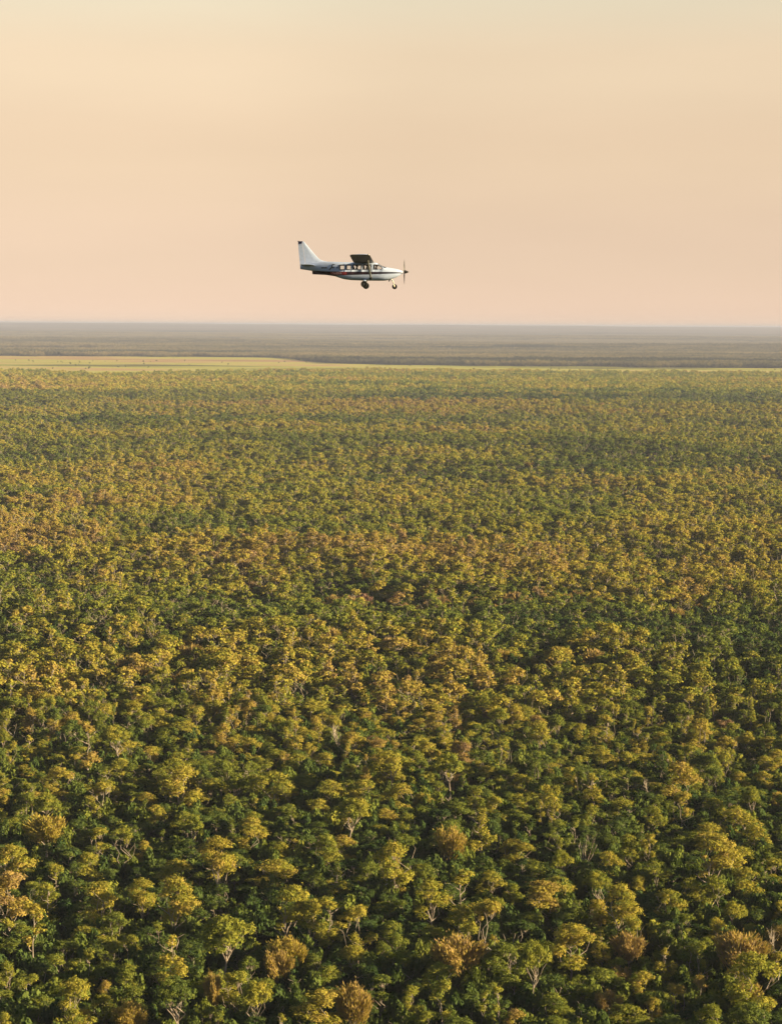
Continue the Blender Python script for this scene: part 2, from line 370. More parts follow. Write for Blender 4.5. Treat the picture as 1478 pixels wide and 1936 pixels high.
        db = np.min(np.linalg.norm((B - c) * [1, 1, 1.25], axis=1) / BR)
        if db > (1.0 if tries < 2500 else 1.4): continue
        if any(np.linalg.norm((c - p) * [1, 1, 1.2]) < 0.50 * (pr + r_) for p, r_ in P): continue
        P.append((c, pr))
    LB = []
    for b_ in B:
        base = fork + np.array([0, 0, rng.uniform(-.5, .3)])
        if kind in ('tall', 'column'): base = np.array([lean[0] * .6, lean[1] * .6, max(fork[2] * .8, min(b_[2] - 1.2, H - 2.0))])
        LB.append(base); wood.append(tube(bent(rng, base, b_, 5, .2), [tr * .55, tr * .45, tr * .36, tr * .28, tr * .18], 5))
    for i, (c, pr) in enumerate(P):
        if i % 2 == 0:
            bi = int(np.argmin(np.linalg.norm(B - c, axis=1)))
            wood.append(tube(bent(rng, B[bi] * .75 + LB[bi] * .25, c, 3, .2), [tr * .22, tr * .15, .012], 3))
        per = int(leaves / len(P) * (pr / .75) ** 2); hsh = rng.normal(0, .05)
        d = unit(rng.normal(0, 1, (per, 3))); d[:, 2] = np.where(d[:, 2] < -.35, -d[:, 2] * .8, d[:, 2]); d = unit(d)
        # each puff is lumpy: radius modulated by direction
        lum = 1 + .22 * np.sin(d[:, 0] * 5 + i) * np.sin(d[:, 1] * 5 + 2 * i) + .15 * np.sin(d[:, 2] * 8 + i)
        rad = pr * lum * rng.uniform(.55, 1.08, per) * np.where(rng.uniform(0, 1, per) < .13, rng.uniform(1.1, 1.75, per), 1)
        pos = c + d * rad[:, None] * [1.12, 1.12, .82]
        nr = unit(d * 1.0 + rng.normal(0, .36, (per, 3)) + [0, 0, .12])
        C.append(pos); NR.append(nr)
        LS.append(hsh + .06 * (d[:, 2]) * 0 + np.zeros(per))
    if kind in ('tall', 'column'):
        wood.append(tube(bent(rng, fork, (lean[0], lean[1], H - 1.2), 4, .06), [tr * .7, tr * .5, tr * .35, .03], 5))
    C, NR, LS = np.concatenate(C), np.concatenate(NR), np.concatenate(LS)
    V, Fq = quads(rng, C, NR, size, 0.62)
    return merge(wood), (V, Fq, LS)

VAR = [('round', 15), ('round', 16), ('round', 17), ('umbrella', 24), ('tall', 34), ('loose', 74), ('loose', 75), ('round', 11), ('round', 12), ('round', 13), ('round', 14), ('umbrella', 21), ('umbrella', 22), ('umbrella', 23),
       ('tall', 31), ('tall', 32), ('tall', 33), ('column', 41), ('column', 42), ('brush', 51), ('brush', 52),
       ('bare', 61), ('bare', 62), ('loose', 71), ('loose', 72), ('loose', 73)]
BYKIND = {}
for i, (k, s) in enumerate(VAR): BYKIND.setdefault(k, []).append(i)
HI_WOOD, HI_CROWN, SRC = [], [], []
src_col = bpy.data.collections.new("tree_sources")
def add_source(me):
    o = bpy.data.objects.new("tree_source", me); src_col.objects.link(o); SRC.append(o); return len(SRC) - 1
def joined(name, wood, crown):
    V, Fq = wood; n = len(Fq)
    if crown is None:
        return np_mesh(name, V, Fq, {'leaf_shift': np.zeros(n)}, [M_BARK, M_LEAF], np.zeros(n))
    CV, CF, ls = crown
    return np_mesh(name, np.concatenate([V, CV]), np.concatenate([Fq, CF + len(V)]), {'leaf_shift': np.concatenate([np.zeros(n), ls])},
                   [M_BARK, M_LEAF], np.concatenate([np.zeros(n), np.ones(len(CF))]))
for k, s in VAR:
    wd, cr_ = build_tree(k, s, 11500 if k != 'column' else 5200, 0.122)
    HI_WOOD.append(np_mesh("trunk", wd[0], wd[1], mats=[M_BARK]))
    HI_CROWN.append(None if cr_ is None else np_mesh("crown", cr_[0], cr_[1], {'leaf_shift': cr_[2]}, [M_LEAF]))
    add_source(joined("tree", wd, cr_))
MID0 = len(SRC)
MIDV = [('round', 111), ('round', 112), ('umbrella', 121), ('umbrella', 122), ('tall', 131), ('tall', 132), ('loose', 171), ('brush', 151), ('round', 113), ('loose', 172)]
for k, s in MIDV:
    wd, cr_ = build_tree(k, s, 2100, 0.27); add_source(joined("tree", wd, cr_))
TILE0 = len(SRC); TILE = 60.0
for s in range(8):
    TILE = 60.0 if s < 4 else 30.0
    rng = np.random.default_rng(900 + s); sp = 7.5; n = int(TILE / sp)
    gx, gy = np.meshgrid((np.arange(n) + .5) / n - .5, (np.arange(n) + .5) / n - .5)
    px = (gx.ravel() * TILE + rng.uniform(-2.6, 2.6, n * n)); py = (gy.ravel() * TILE + rng.uniform(-2.6, 2.6, n * n))
    keep = rng.uniform(0, 1, n * n) < 0.93; px, py = px[keep], py[keep]; m = len(px)
    em = rng.uniform(0, 1, m) < .38; H = np.where(em, rng.uniform(9.5, 12, m), rng.uniform(6, 8.5, m)); Wd = np.where(em, rng.uniform(4.4, 6.6, m), rng.uniform(3.0, 4.6, m)); hu = rng.normal(0, .06, m) + np.where(em, .10, -.10)
    nb = 5; q = 26
    cc = np.stack([px, py, H - 2.0], 1)[:, None, :] + rng.normal(0, 1, (m, nb, 3)) * [1.6, 1.6, .9]
    cc = cc.reshape(-1, 1, 3); d = unit(rng.normal(0, 1, (m * nb, q, 3)) + [0, 0, .3])
    rad = np.repeat(Wd, nb)[:, None, None] * .5
    C = (cc + d * rad * rng.uniform(.7, 1.1, (m * nb, q, 1))).reshape(-1, 3)
    NRm = unit(d.reshape(-1, 3) + rng.normal(0, .4, (m * nb * q, 3)))
    V, Fq = quads(rng, C, NRm, 0.85, .7)
    add_source(np_mesh("tree", V, Fq, {'leaf_shift': np.repeat(hu, nb * q)}, [M_FAR if s < 4 else M_LEAF]))
for i, o in enumerate(SRC): o.name = "tree_source.%03d" % i

# large-scale patches of colour in the woodland (picture position of the patch, its half-size, hue change)
PATCH = [(700, 1130, 130, 18, .75), (830, 1125, 90, 12, .50), (1050, 1115, 110, 15, .50), (1300, 1135, 50, 40, .32), (1340, 1026, 65, 12, .38), (1450, 1025, 40, 12, .3),
         (30, 1038, 55, 14, .45), (260, 935, 260, 32, .16), (120, 1000, 140, 40, .16), (60, 1150, 60, 30, .22), (170, 1105, 60, 20, .2),
         (560, 1195, 600, 22, .16), (1100, 1225, 350, 14, .20), (200, 1240, 250, 60, .12), (950, 1075, 120, 16, .14), (380, 1050, 140, 18, .2), (500, 1020, 120, 18, .12),
         (1150, 1178, 260, 22, -.26), (1400, 1190, 130, 28, -.26), (650, 1092, 220, 12, -.16), (620, 1145, 110, 12, -.1), (1130, 885, 230, 12, -.42), (820, 903, 180, 5, -.4),
         (330, 793, 240, 7, -.4), (640, 797, 170, 5, -.25), (1050, 754, 430, 5, -.50), (1380, 763, 130, 5, -.45), (1050, 790, 200, 5, -.25), (650, 738, 200, 4, -.25),
         (350, 975, 90, 20, -.15), (1200, 940, 250, 30, -.08), (550, 935, 150, 30, -.12), (60, 940, 70, 20, .1), (1000, 820, 500, 12, .10), (350, 815, 400, 14, .06),
         (740, 775, 900, 16, .14), (740, 720, 1100, 28, .13), (500, 1265, 700, 75, .14), (1150, 1290, 500, 70, .14), (740, 1400, 900, 60, .05), (150, 1330, 200, 70, .06), (700, 1620, 500, 200, -.03)]
def patch_hue(u, v):
    h = np.zeros_like(u)
    for cx, cy, rx, ry, dh in PATCH:
        h += dh * (.75 + .5 * np.sin(u / 37 + cx) * np.sin(u / 13 + v / 3)) * np.exp(-(((u - cx) / rx) ** 2 + ((v - cy) / ry) ** 2) ** 1.3)
    return h
def clump(x, y): return .6 * vnoise(x, y, 17, 15, 1) + .45 * vnoise(x, y, 43, 34, 2) + .3 * vnoise(x, y, 130, 75, 3) + .25 * vnoise(x, y, 8, 8, 4)
def patch_noise(x, y):
    return .10 * vnoise(x, y, 70, 45, 5) + .15 * vnoise(x, y, 230, 95, 6) + .07 * vnoise(x, y, 24, 20, 7) + .10 * vnoise(x, y, 700, 210, 8)
def patch_noise_old(x, y):
    return .06 * np.sin(x / 57 + 2 * np.sin(y / 91)) * np.sin(y / 43 + 1.5 * np.sin(x / 77)) + .05 * np.sin(y / 127 + x / 311 + 1) + .05 * np.sin(y / 61 + .8 * np.sin(x / 140))
def base_hue(y, rng, n):
    # mixture: many olive greens, golden, a few rust ones
    k = rng.uniform(0, 1, n)
    h = np.where(k < .32, rng.normal(.25, .06, n), np.where(k < .85, rng.normal(.41, .06, n), np.where(k < .985, rng.normal(.54, .05, n), rng.normal(.78, .08, n))))
    return h

# prominent foreground trees: picture x of the crown, its top, width, depth, kind, leaf hue
Z = [(10,1648,80,80,'round',.74),(94,1671,64,62,'tall',.48),(60,1704,46,90,'column',.60),(196,1667,72,66,'round',.56),(268,1663,56,58,'round',.55),(326,1660,82,88,'round',.60),
(158,1748,52,32,'round',.52),(214,1767,62,50,'loose',.5),(250,1768,44,30,'round',.46),(325,1765,70,92,'tall',.55),(430,1737,112,62,'umbrella',.44),(15,1820,38,50,'round',.40),
(60,1842,56,46,'loose',.42),(140,1847,76,78,'round',.50),(200,1854,30,26,'round',.66),(197,1880,52,50,'round',.48),(155,1906,46,40,'round',.62),(480,1854,72,46,'umbrella',.46),
(340,1850,88,48,'umbrella',.22),(250,1866,60,40,'round',.3),(5,1910,36,34,'round',.5),(402,1846,26,50,'brush',.74),(245,1902,52,40,'brush',.68),(415,1912,42,30,'loose',.36),
(525,1628,88,44,'round',.54),(530,1672,82,86,'round',.52),(636,1640,56,56,'tall',.45),(590,1700,58,68,'round',.50),(622,1701,62,78,'tall',.5),(676,1716,76,72,'loose',.55),
(752,1612,54,66,'tall',.62),(820,1665,70,62,'round',.47),(868,1648,76,90,'tall',.50),(876,1710,62,64,'round',.45),(922,1651,60,44,'round',.50),(966,1667,42,24,'round',.4),
(930,1704,74,76,'loose',.60),(810,1752,54,42,'loose',.46),(866,1778,82,84,'brush',.73),(826,1820,66,58,'round',.42),(835,1856,44,76,'column',.44),(762,1798,62,50,'loose',.42),
(722,1784,40,34,'round',.36),(528,1804,42,44,'brush',.76),(500,1854,46,42,'round',.44),(600,1873,92,66,'round',.58),(668,1870,58,62,'brush',.74),(776,1864,46,50,'round',.44),
(815,1910,36,30,'round',.42),(910,1874,26,62,'column',.45),(946,1860,30,76,'column',.44),(978,1908,48,34,'round',.68),(624,1828,58,28,'umbrella',.42),(668,1788,54,26,'umbrella',.52),
(545,1780,58,40,'brush',.68),(600,1805,36,30,'round',.34),(1026,1668,84,54,'round',.64),(1060,1658,60,40,'round',.52),(1165,1672,76,70,'round',.54),(1197,1734,70,56,'loose',.47),
(1124,1700,52,46,'round',.62),(1136,1648,60,36,'umbrella',.40),(1206,1656,32,26,'round',.54),(1264,1684,60,46,'round',.5),(1290,1659,50,52,'round',.52),(1350,1660,60,56,'round',.45),
(1382,1706,52,28,'umbrella',.5),(1420,1643,62,48,'round',.54),(1415,1680,22,36,'column',.54),(1470,1703,30,34,'round',.6),(1080,1745,86,68,'round',.52),(1138,1784,42,42,'round',.52),
(1010,1783,66,72,'umbrella',.38),(1187,1772,52,38,'brush',.75),(1258,1790,52,62,'tall',.50),(1350,1734,42,38,'round',.56),(1418,1747,38,36,'round',.46),(1402,1774,88,50,'brush',.74),
(1422,1800,108,84,'round',.46),(1210,1836,52,40,'round',.54),(1325,1844,34,28,'round',.66),(1410,1862,42,42,'brush',.73),(1275,1860,62,50,'loose',.62),(1452,1884,32,24,'round',.56),
(1420,1904,92,40,'umbrella',.30),(1150,1878,38,34,'brush',.76),(1040,1880,66,46,'round',.38),(1098,1846,50,44,'loose',.36),(1236,1887,36,30,'round',.6),(1192,1902,84,34,'round',.42),
(1470,1752,40,56,'bare',.5),(1468,1800,30,50,'tall',.55),
(166,1368,56,86,'tall',.66),(56,1388,42,50,'tall',.56),(34,1368,36,24,'round',.62),(226,1372,66,32,'umbrella',.44),(241,1400,50,36,'round',.56),(286,1411,36,32,'round',.6),
(350,1362,46,36,'round',.54),(322,1372,60,30,'round',.38),(426,1369,42,44,'round',.66),(470,1394,52,34,'round',.58),(442,1396,40,30,'round',.62),(42,1446,40,28,'round',.6),
(110,1450,62,46,'round',.58),(100,1428,50,26,'round',.44),(10,1490,42,34,'round',.58),(175,1476,72,52,'loose',.5),(86,1500,60,32,'umbrella',.45),(335,1448,82,58,'round',.56),
(270,1468,28,26,'round',.36),(375,1495,52,30,'round',.56),(298,1522,40,36,'round',.52),(86,1548,76,58,'brush',.66),(20,1600,76,62,'round',.6),(20,1545,44,30,'round',.4),
(186,1566,60,48,'loose',.50),(232,1563,60,60,'loose',.46),(270,1590,32,34,'round',.56),(411,1585,76,82,'round',.60),(470,1547,60,52,'round',.52),(175,1614,52,50,'round',.5),
(335,1624,70,46,'round',.54),(366,1544,50,30,'umbrella',.38),(620,1474,70,42,'round',.48),(690,1477,62,42,'round',.48),(762,1480,62,42,'round',.54),(800,1499,50,30,'round',.56),
(745,1423,118,34,'umbrella',.50),(615,1424,56,32,'round',.58),(560,1424,50,34,'round',.5),(850,1428,72,36,'umbrella',.42),(952,1398,50,46,'loose',.46),(520,1458,72,50,'round',.48),
(660,1510,82,36,'umbrella',.48),(600,1511,36,32,'round',.5),(656,1535,32,28,'round',.58),(725,1528,52,32,'round',.6),(780,1538,42,34,'round',.44),(610,1578,62,54,'round',.46),
(560,1584,22,40,'column',.6),(652,1580,52,44,'round',.62),(520,1590,42,36,'round',.48),(745,1593,76,74,'round',.50),(905,1528,66,74,'tall',.5),(852,1572,52,54,'brush',.70),
(975,1589,62,34,'round',.54),(1020,1363,52,44,'round',.58),(1096,1368,42,34,'round',.58),(1150,1353,52,54,'tall',.6),(1206,1374,42,50,'tall',.58),(1330,1358,52,54,'round',.6),
(1175,1423,42,34,'round',.52),(1286,1443,72,62,'round',.66),(1290,1498,62,56,'loose',.6),(1121,1460,60,62,'tall',.54),(1050,1488,52,62,'loose',.54),(986,1464,42,34,'round',.5),
(1225,1521,46,42,'round',.46),(1345,1558,66,48,'round',.56),(1330,1578,88,76,'round',.62),(1392,1533,82,42,'round',.54),(1425,1558,62,44,'round',.52),(1150,1612,52,42,'round',.52),
(1400,1459,42,34,'round',.6),(1420,1489,36,32,'umbrella',.46),(995,1594,52,28,'round',.52),(1062,1610,46,30,'umbrella',.42),(1450,1430,44,34,'round',.54),(1440,1460,44,34,'round',.6),
(1108,1570,40,52,'bare',.5),(640,1368,36,40,'bare',.5),(1400,1600,70,36,'round',.5),(330,1870,34,44,'bare',.5)]

rng = np.random.default_rng(5)
placed = []     # (x, y, crown radius)
indiv = []      # dicts for the separate trees
def place(u, vt, wp, hp, kind, hue):
    vi = int(rng.choice(BYKIND[kind])); W, D, H, _ = SPEC[kind]
    sxy = sz = 1.0; z_top = H
    for _ in range(4):
        x, y, gz = at(u, vt, z_top)
        mpp = math.hypot(y, CAM_Z - z_top) / F_PX
        sxy = min(1.8, max(.5, wp * 1.15 * mpp / (W * 1.02))); sz = min(1.35, max(.70, hp * 1.28 * mpp / D))
        z_top = H * sz * .98
    return dict(x=x, y=y, z=gz, sxy=sxy, sz=sz, vi=vi, kind=kind, hue=hue, u=u, v=vt + hp / 2, rot=rng.uniform(0, 6.28), wp=wp, hp=hp, key=True)
for row in Z:
    t = place(*row); indiv.append(t); placed.append((t['x'], t['y'], SPEC[t['kind']][0] * t['sxy'] / 2))

def jgrid(y0, y1, sp, left, right, seed, jit=.42):
    r = np.random.default_rng(seed)
    yy = np.arange(y0, y1, sp); X, Y = [], []
    for k, y in enumerate(yy):
        hw_ = .2075 * y
        xx = np.arange(-hw_ - left, hw_ + right, sp) + (sp / 2 if k % 2 else 0)
        X.append(xx); Y.append(np.full(len(xx), y))
    X, Y = np.concatenate(X), np.concatenate(Y)
    return X + r.uniform(-jit, jit, len(X)) * sp, Y + r.uniform(-jit, jit, len(X)) * sp
PA = np.array(placed)
# near filler trees
fx, fy = jgrid(175, 430, 4.1, 22, 62, 7)
fr = rng.uniform(1.9, 3.1, len(fx))
d2 = np.sqrt((fx[:, None] - PA[None, :, 0]) ** 2 + (fy[:, None] - PA[None, :, 1]) ** 2) - 0.75 * PA[None, :, 2]
ok = d2.min(1) > fr * .62
fx, fy, fr = fx[ok], fy[ok], fr[ok]
gz = ground_z(fx, fy); n = len(fx)
hue = base_hue(fy, rng, n)
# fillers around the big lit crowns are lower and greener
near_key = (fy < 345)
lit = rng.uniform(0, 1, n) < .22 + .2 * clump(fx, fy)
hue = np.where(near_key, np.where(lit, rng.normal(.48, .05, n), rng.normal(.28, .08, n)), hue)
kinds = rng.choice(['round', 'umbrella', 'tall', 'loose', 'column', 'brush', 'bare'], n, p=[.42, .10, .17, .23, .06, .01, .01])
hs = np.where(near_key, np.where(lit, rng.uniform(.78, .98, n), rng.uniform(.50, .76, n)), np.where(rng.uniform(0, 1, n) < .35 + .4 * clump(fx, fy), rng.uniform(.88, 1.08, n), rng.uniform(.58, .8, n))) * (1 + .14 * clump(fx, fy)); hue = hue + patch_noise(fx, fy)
pu, pv, pw = project(np.stack([fx, fy, gz + 7 * hs], 1))
hue = hue + patch_hue(pu, pv)
fill = []
KB = np.array([[t['u'], t['v'], t['wp'] / 2, t['hp'] / 2, t['y']] for t in indiv])
for i in range(n):
    k = str(kinds[i]); W, D, H, _ = SPEC[k]
    # a filler may not stand tall in front of a prominent crown
    for _t in range(7):
        tu, tv, tw = project(np.array([[fx[i], fy[i], gz[i] + H * hs[i]]]))
        hit = (np.abs(KB[:, 0] - tu) < KB[:, 2] * .9 + fr[i] * F_PX / tw * .6) & (tv < KB[:, 1] + KB[:, 3] * .75) & (tv > KB[:, 1] - KB[:, 3] * 3) & (fy[i] < KB[:, 4] - .5)
        if not hit.any(): break
        hs[i] *= .85
    if hs[i] < .24: continue
    s = 2 * fr[i] / (5.0 if k != 'column' else 8)
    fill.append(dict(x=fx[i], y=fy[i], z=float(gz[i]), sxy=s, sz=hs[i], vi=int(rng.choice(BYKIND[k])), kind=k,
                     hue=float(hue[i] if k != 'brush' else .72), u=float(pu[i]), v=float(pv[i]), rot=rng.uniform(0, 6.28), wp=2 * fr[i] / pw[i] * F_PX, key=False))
inside = [t for t in fill if 12 < t['u'] < 1466 and t['v'] < 1925]
outside = [t for t in fill if not (12 < t['u'] < 1466 and t['v'] < 1925)]
inside.sort(key=lambda t: -t['wp'] * t['sz'])
room = 298 - len(indiv)
indiv += inside[:room]; rest = inside[room:] + outside

def rotm(d): return d
HUEW = [(.16, 'dark green'), (.30, 'mid green'), (.42, 'olive green'), (.50, 'yellow-green'), (.58, 'golden green'), (.66, 'golden'), (.76, 'amber'), (2, 'rusty brown')]
KINDW = {'round': 'round-crowned', 'umbrella': 'flat-topped', 'tall': 'tall ragged', 'column': 'narrow column-like', 'loose': 'open-crowned', 'brush': 'dry brush-like', 'bare': 'bare dead'}
SPECIAL = {(528, 1804): 'small leafless pink-tan tree like an upturned brush, just left of centre near the bottom edge',
           (866, 1778): 'broad grey-tan dry tree with a rounded twiggy crown, near the bottom right of centre',
           (1121, 1460): 'tall golden tree standing on long pale and rusty bare trunks, right of centre',
           (1108, 1570): 'bare white forked dead tree below the tall golden tree on rusty trunks',
           (1470, 1752): 'bleached bare dead tree at the right edge beside the big yellow-green crown',
           (430, 1737): 'wide flat umbrella-shaped tree with bright tip at its right end, lower left',
           (340, 1850): 'dark flat-topped tree over a white Y-forked trunk near the bottom edge',
           (1422, 1800): 'largest yellow-green tree, spreading under a tan dry crown in the lower right corner',
           (1402, 1774): 'dry tan crown rising just above the largest yellow-green tree, lower right',
           (1410, 1862): 'orange-brown brushy dry tree below the largest yellow-green tree, lower right',
           (745, 1423): 'long low flat crown lit yellow, in the middle just behind the dark gap',
           (10, 1648): 'large pale amber bushy tree cut by the left edge of the photo',
           (60, 1704): 'narrow golden column tree with foliage down to its base, lower left',
           (94, 1671): 'tree with long bare pinkish trunk right of the narrow golden column tree',
           (946, 1860): 'taller of two slim vine-clad columns near the bottom edge, right of centre',
           (910, 1874): 'shorter left one of two slim vine-clad columns near the bottom edge',
           (752, 1612): 'tall golden crown above a twisted pale reddish trunk, at the centre below midfield',
           (1258, 1790): 'brightest lemon-yellow upright crown in the lower right part of the woodland',
           (668, 1870): 'reddish brown half-bare tree at the bottom edge just left of centre',
           (600, 1873): 'wide dull olive-tan crown at the bottom edge left of the reddish half-bare tree',
           (905, 1528): 'bright leaning yellow crown with a winding outline, right of centre',
           (330, 1870): 'white Y-forked bare stem under the dark flat-topped tree at the bottom edge'}
LANDMARK = [(528, 1826, 'the upturned-brush pink-tan tree'), (866, 1820, 'the grey-tan twiggy tree'), (1121, 1491, 'the golden tree on rusty trunks'),
            (430, 1768, 'the wide umbrella-shaped tree'), (340, 1874, 'the white Y-forked trunk'), (1422, 1842, 'the largest yellow-green tree'),
            (745, 1440, 'the long low flat yellow crown'), (60, 1749, 'the narrow golden column tree'), (928, 1893, 'the two slim vine-clad columns'),
            (752, 1645, 'the twisted reddish trunk at centre'), (1258, 1821, 'the lemon-yellow upright crown'), (668, 1900, 'the reddish half-bare tree'),
            (905, 1565, 'the leaning yellow winding crown'), (326, 1704, 'the big golden crown at lower left'), (1330, 1616, 'the biggest golden crown at right'),
            (411, 1626, 'the tallest golden crown left of centre'), (1080, 1779, 'the big golden crown at lower right')]
ONES = 'zero one two three four five six seven eight nine ten eleven twelve thirteen fourteen fifteen sixteen seventeen eighteen nineteen'.split()
TENS = 'x x twenty thirty forty fifty sixty seventy eighty ninety'.split()
def words(n):
    n = int(min(99, max(0, round(n))))
    return ONES[n] if n < 20 else TENS[n // 10] + ('-' + ONES[n % 10] if n % 10 else '')
def where(t):
    c = sorted((math.hypot(t['u'] - a, (t['v'] - b) * 1.2), a, b, s_) for a, b, s_ in LANDMARK)
    for dd, a, b, s_ in c[:2]:
        if 28 < dd < 150:
            dx, dy = t['u'] - a, t['v'] - b; k = int(round(math.degrees(math.atan2(-dy, dx)) / 45)) % 8
            pos = ['right of', 'to the upper right of', 'straight above', 'to the upper left of', 'left of', 'to the lower left of', 'straight below', 'to the lower right of'][k]
            yield (('just ' if dd < 80 and k in (0, 2, 4, 6) else 'further ' if dd >= 80 and k in (0, 4) else '') + pos) + ' ' + s_
    yield '%s percent across and %s percent up the photo' % (words(t['u'] / 14.78), words((1936 - t['v']) / 19.36))
    yield '%s point %s percent across, %s percent up' % (words(int(t['u'] / 14.78)), words(int(t['u'] / 1.478) % 10), words((1936 - t['v']) / 19.36))
seen = set()
for t in indiv:
    kind = t['kind']
    name = {'bare': 'dead_tree', 'brush': 'dry_tree'}.get(kind, 'gum_tree')
    root = obj(name, None)
    root.empty_display_size = 0.5
    root.location = (t['x'], t['y'], t['z']); root.rotation_euler = (0, 0, t['rot']); root.scale = (t['sxy'], t['sxy'], t['sz'])
    c = HI_CROWN[t['vi']]
    trk = obj('trunk', HI_WOOD[t['vi']], root)
    if c is not None:
        cw = obj('crown', c, root); cw['leaf_hue'] = float(t['hue'])
    lab = SPECIAL.get((round(t['u']), round(t['v'] - [r for r in Z if t['key'] and r[0] == t['u'] and abs(r[1] + r[3] / 2 - t['v']) < .01][0][3] / 2)) if t['key'] else None)
    if not lab:
        hw_ = next(wd for h, wd in HUEW if t['hue'] < h)
        size = 'big' if t['wp'] > 72 else 'small' if t['wp'] < 44 else 'medium'
        base = ('%s %s tree' % (size, KINDW[kind])) if kind in ('bare', 'brush') else '%s %s %s tree' % (size, hw_, KINDW[kind])
        base = base.replace('medium ', '')
        for wh in where(t):
            lab = base + ' ' + wh
            lab = ' '.join(lab.split())
            while len(lab.split()) > 16: lab = ' '.join(w_ for i_, w_ in enumerate(lab.split()) if i_)
            if lab not in seen: break
    seen.add(lab)
    tag(root, lab, 'tree', 'trees in the nearest part of the woodland')

# ------------------------------------------------------------------ the rest of the woodland: one object
X, Y, ZZ, SXY, SZ, ROT, VID, HUE = [], [], [], [], [], [], [], []
def add(x, y, z, sxy, sz, rot, vid, hue):
    for a, b in zip((X, Y, ZZ, SXY, SZ, ROT, VID, HUE), (x, y, z, sxy, sz, rot, vid, hue)): a.append(np.atleast_1d(np.asarray(b, float)))
for t in rest: add(t['x'], t['y'], t['z'], t['sxy'], t['sz'], t['rot'], t['vi'], t['hue'])
def mid(y0, y1, sp, seed, wide, high=1.04):
    x, y = jgrid(y0, y1, sp, 30, 60, seed); r = np.random.default_rng(seed + 1); n = len(x)
    keep = r.uniform(0, 1, n) < np.where(clump(x, y) < -.40, .45, .96); x, y = x[keep], y[keep]; n = len(x); z = ground_z(x, y)
    u, v, _ = project(np.stack([x, y, z + 8], 1)); h = base_hue(y, r, n) + patch_hue(u, v)
    k = r.choice(len(MIDV), n, p=[.15, .14, .07, .06, .12, .11, .13, .01, .11, .10])
    k = np.where((patch_hue(u, v) > .2) & (r.uniform(0, 1, n) < .6), 7, k)
    cl = clump(x, y)
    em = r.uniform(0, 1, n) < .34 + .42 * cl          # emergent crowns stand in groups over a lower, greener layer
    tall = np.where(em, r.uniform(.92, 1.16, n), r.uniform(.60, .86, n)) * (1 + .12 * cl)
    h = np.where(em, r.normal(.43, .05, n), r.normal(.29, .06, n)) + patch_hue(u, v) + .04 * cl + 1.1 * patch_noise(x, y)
    tall = tall * high
    wd_ = np.where(em, r.uniform(1.0, 1.42, n), r.uniform(.75, 1.08, n))
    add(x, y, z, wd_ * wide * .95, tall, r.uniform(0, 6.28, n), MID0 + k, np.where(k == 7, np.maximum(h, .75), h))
mid(428, 900, 4.9, 31, 1.22)
mid(900, 1500, 5.9, 32, 1.42, 1.10)
mid(1500, 2350, 6.9, 33, 1.66, 1.18)
r = np.random.default_rng(77)
tx, ty = [], []
sm = []
for T, ya, yb in ((30.0, 2350, 4150), (60.0, 4150, 14000)):
    for y in np.arange(ya, yb, T * .98):
        hw_ = .21 * y + 60
        k = np.arange(-hw_, hw_ + 60, T * .98); tx.append(k + r.uniform(-3, 3)); ty.append(np.full(len(k), y)); sm.append(np.full(len(k), T < 50))
tx, ty, sm = np.concatenate(tx), np.concatenate(ty), np.concatenate(sm)
u, v, _ = project(np.stack([tx, ty, ground_z(tx, ty)], 1))
keep = ~on_plain(tx, ty) & ~on_clear(u, v)
keep &= r.uniform(0, 1, len(tx)) < .985
tx, ty, u, v, sm = tx[keep], ty[keep], u[keep], v[keep], sm[keep]; n = len(tx)
hh = np.where(ty < 4150, .50, .45) + patch_hue(u, v) + r.normal(0, .03, n) + .8 * patch_noise(tx, ty) + .05 * sstep(3800, 6500, ty) + .20 * vnoise(tx, ty, 1300, 230, 9) - .06
hh = np.where((v < 691) & (v > 684) & (u > 560), hh - .3, hh)      # dark line of trees along the far bank
hh = np.where((v < 673) & (v > 669.5) & (u < 480), hh - .25, hh)
hh = np.where((np.abs(u - 1000) < 60) & (np.abs(v - 660.5) < 2.5), hh - .4, hh)
hh = np.where((np.abs(u - 1020) < 200) & (np.abs(v - 661.5) < 1.0), hh - .3, hh)
add(tx, ty, ground_z(tx, ty), np.full(n, 1.0), r.uniform(.85, 1.15, n), r.integers(0, 4, n) * math.pi / 2, TILE0 + r.integers(0, 4, n) + 4 * sm, hh)
lx, ly = r.uniform(-900, 1000, 1600), r.uniform(3150, 5100, 1600)
lu, lv, _ = project(np.stack([lx, ly, ground_z(lx, ly)], 1)); k = on_plain(lx, ly) & (vnoise(lx, ly, 210, 60, 14) + r.normal(0, .25, 1600) > .62); lx, ly = lx[k], ly[k]; n = len(lx)
add(lx, ly, ground_z(lx, ly) - .5, r.uniform(.6, 1.3, n), r.uniform(.4, .9, n), r.uniform(0, 6, n), MID0 + r.integers(0, 3, n), r.uniform(.1, .4, n))
X, Y, ZZ, SXY, SZ, ROT, VID, HUE = map(np.concatenate, (X, Y, ZZ, SXY, SZ, ROT, VID, HUE))

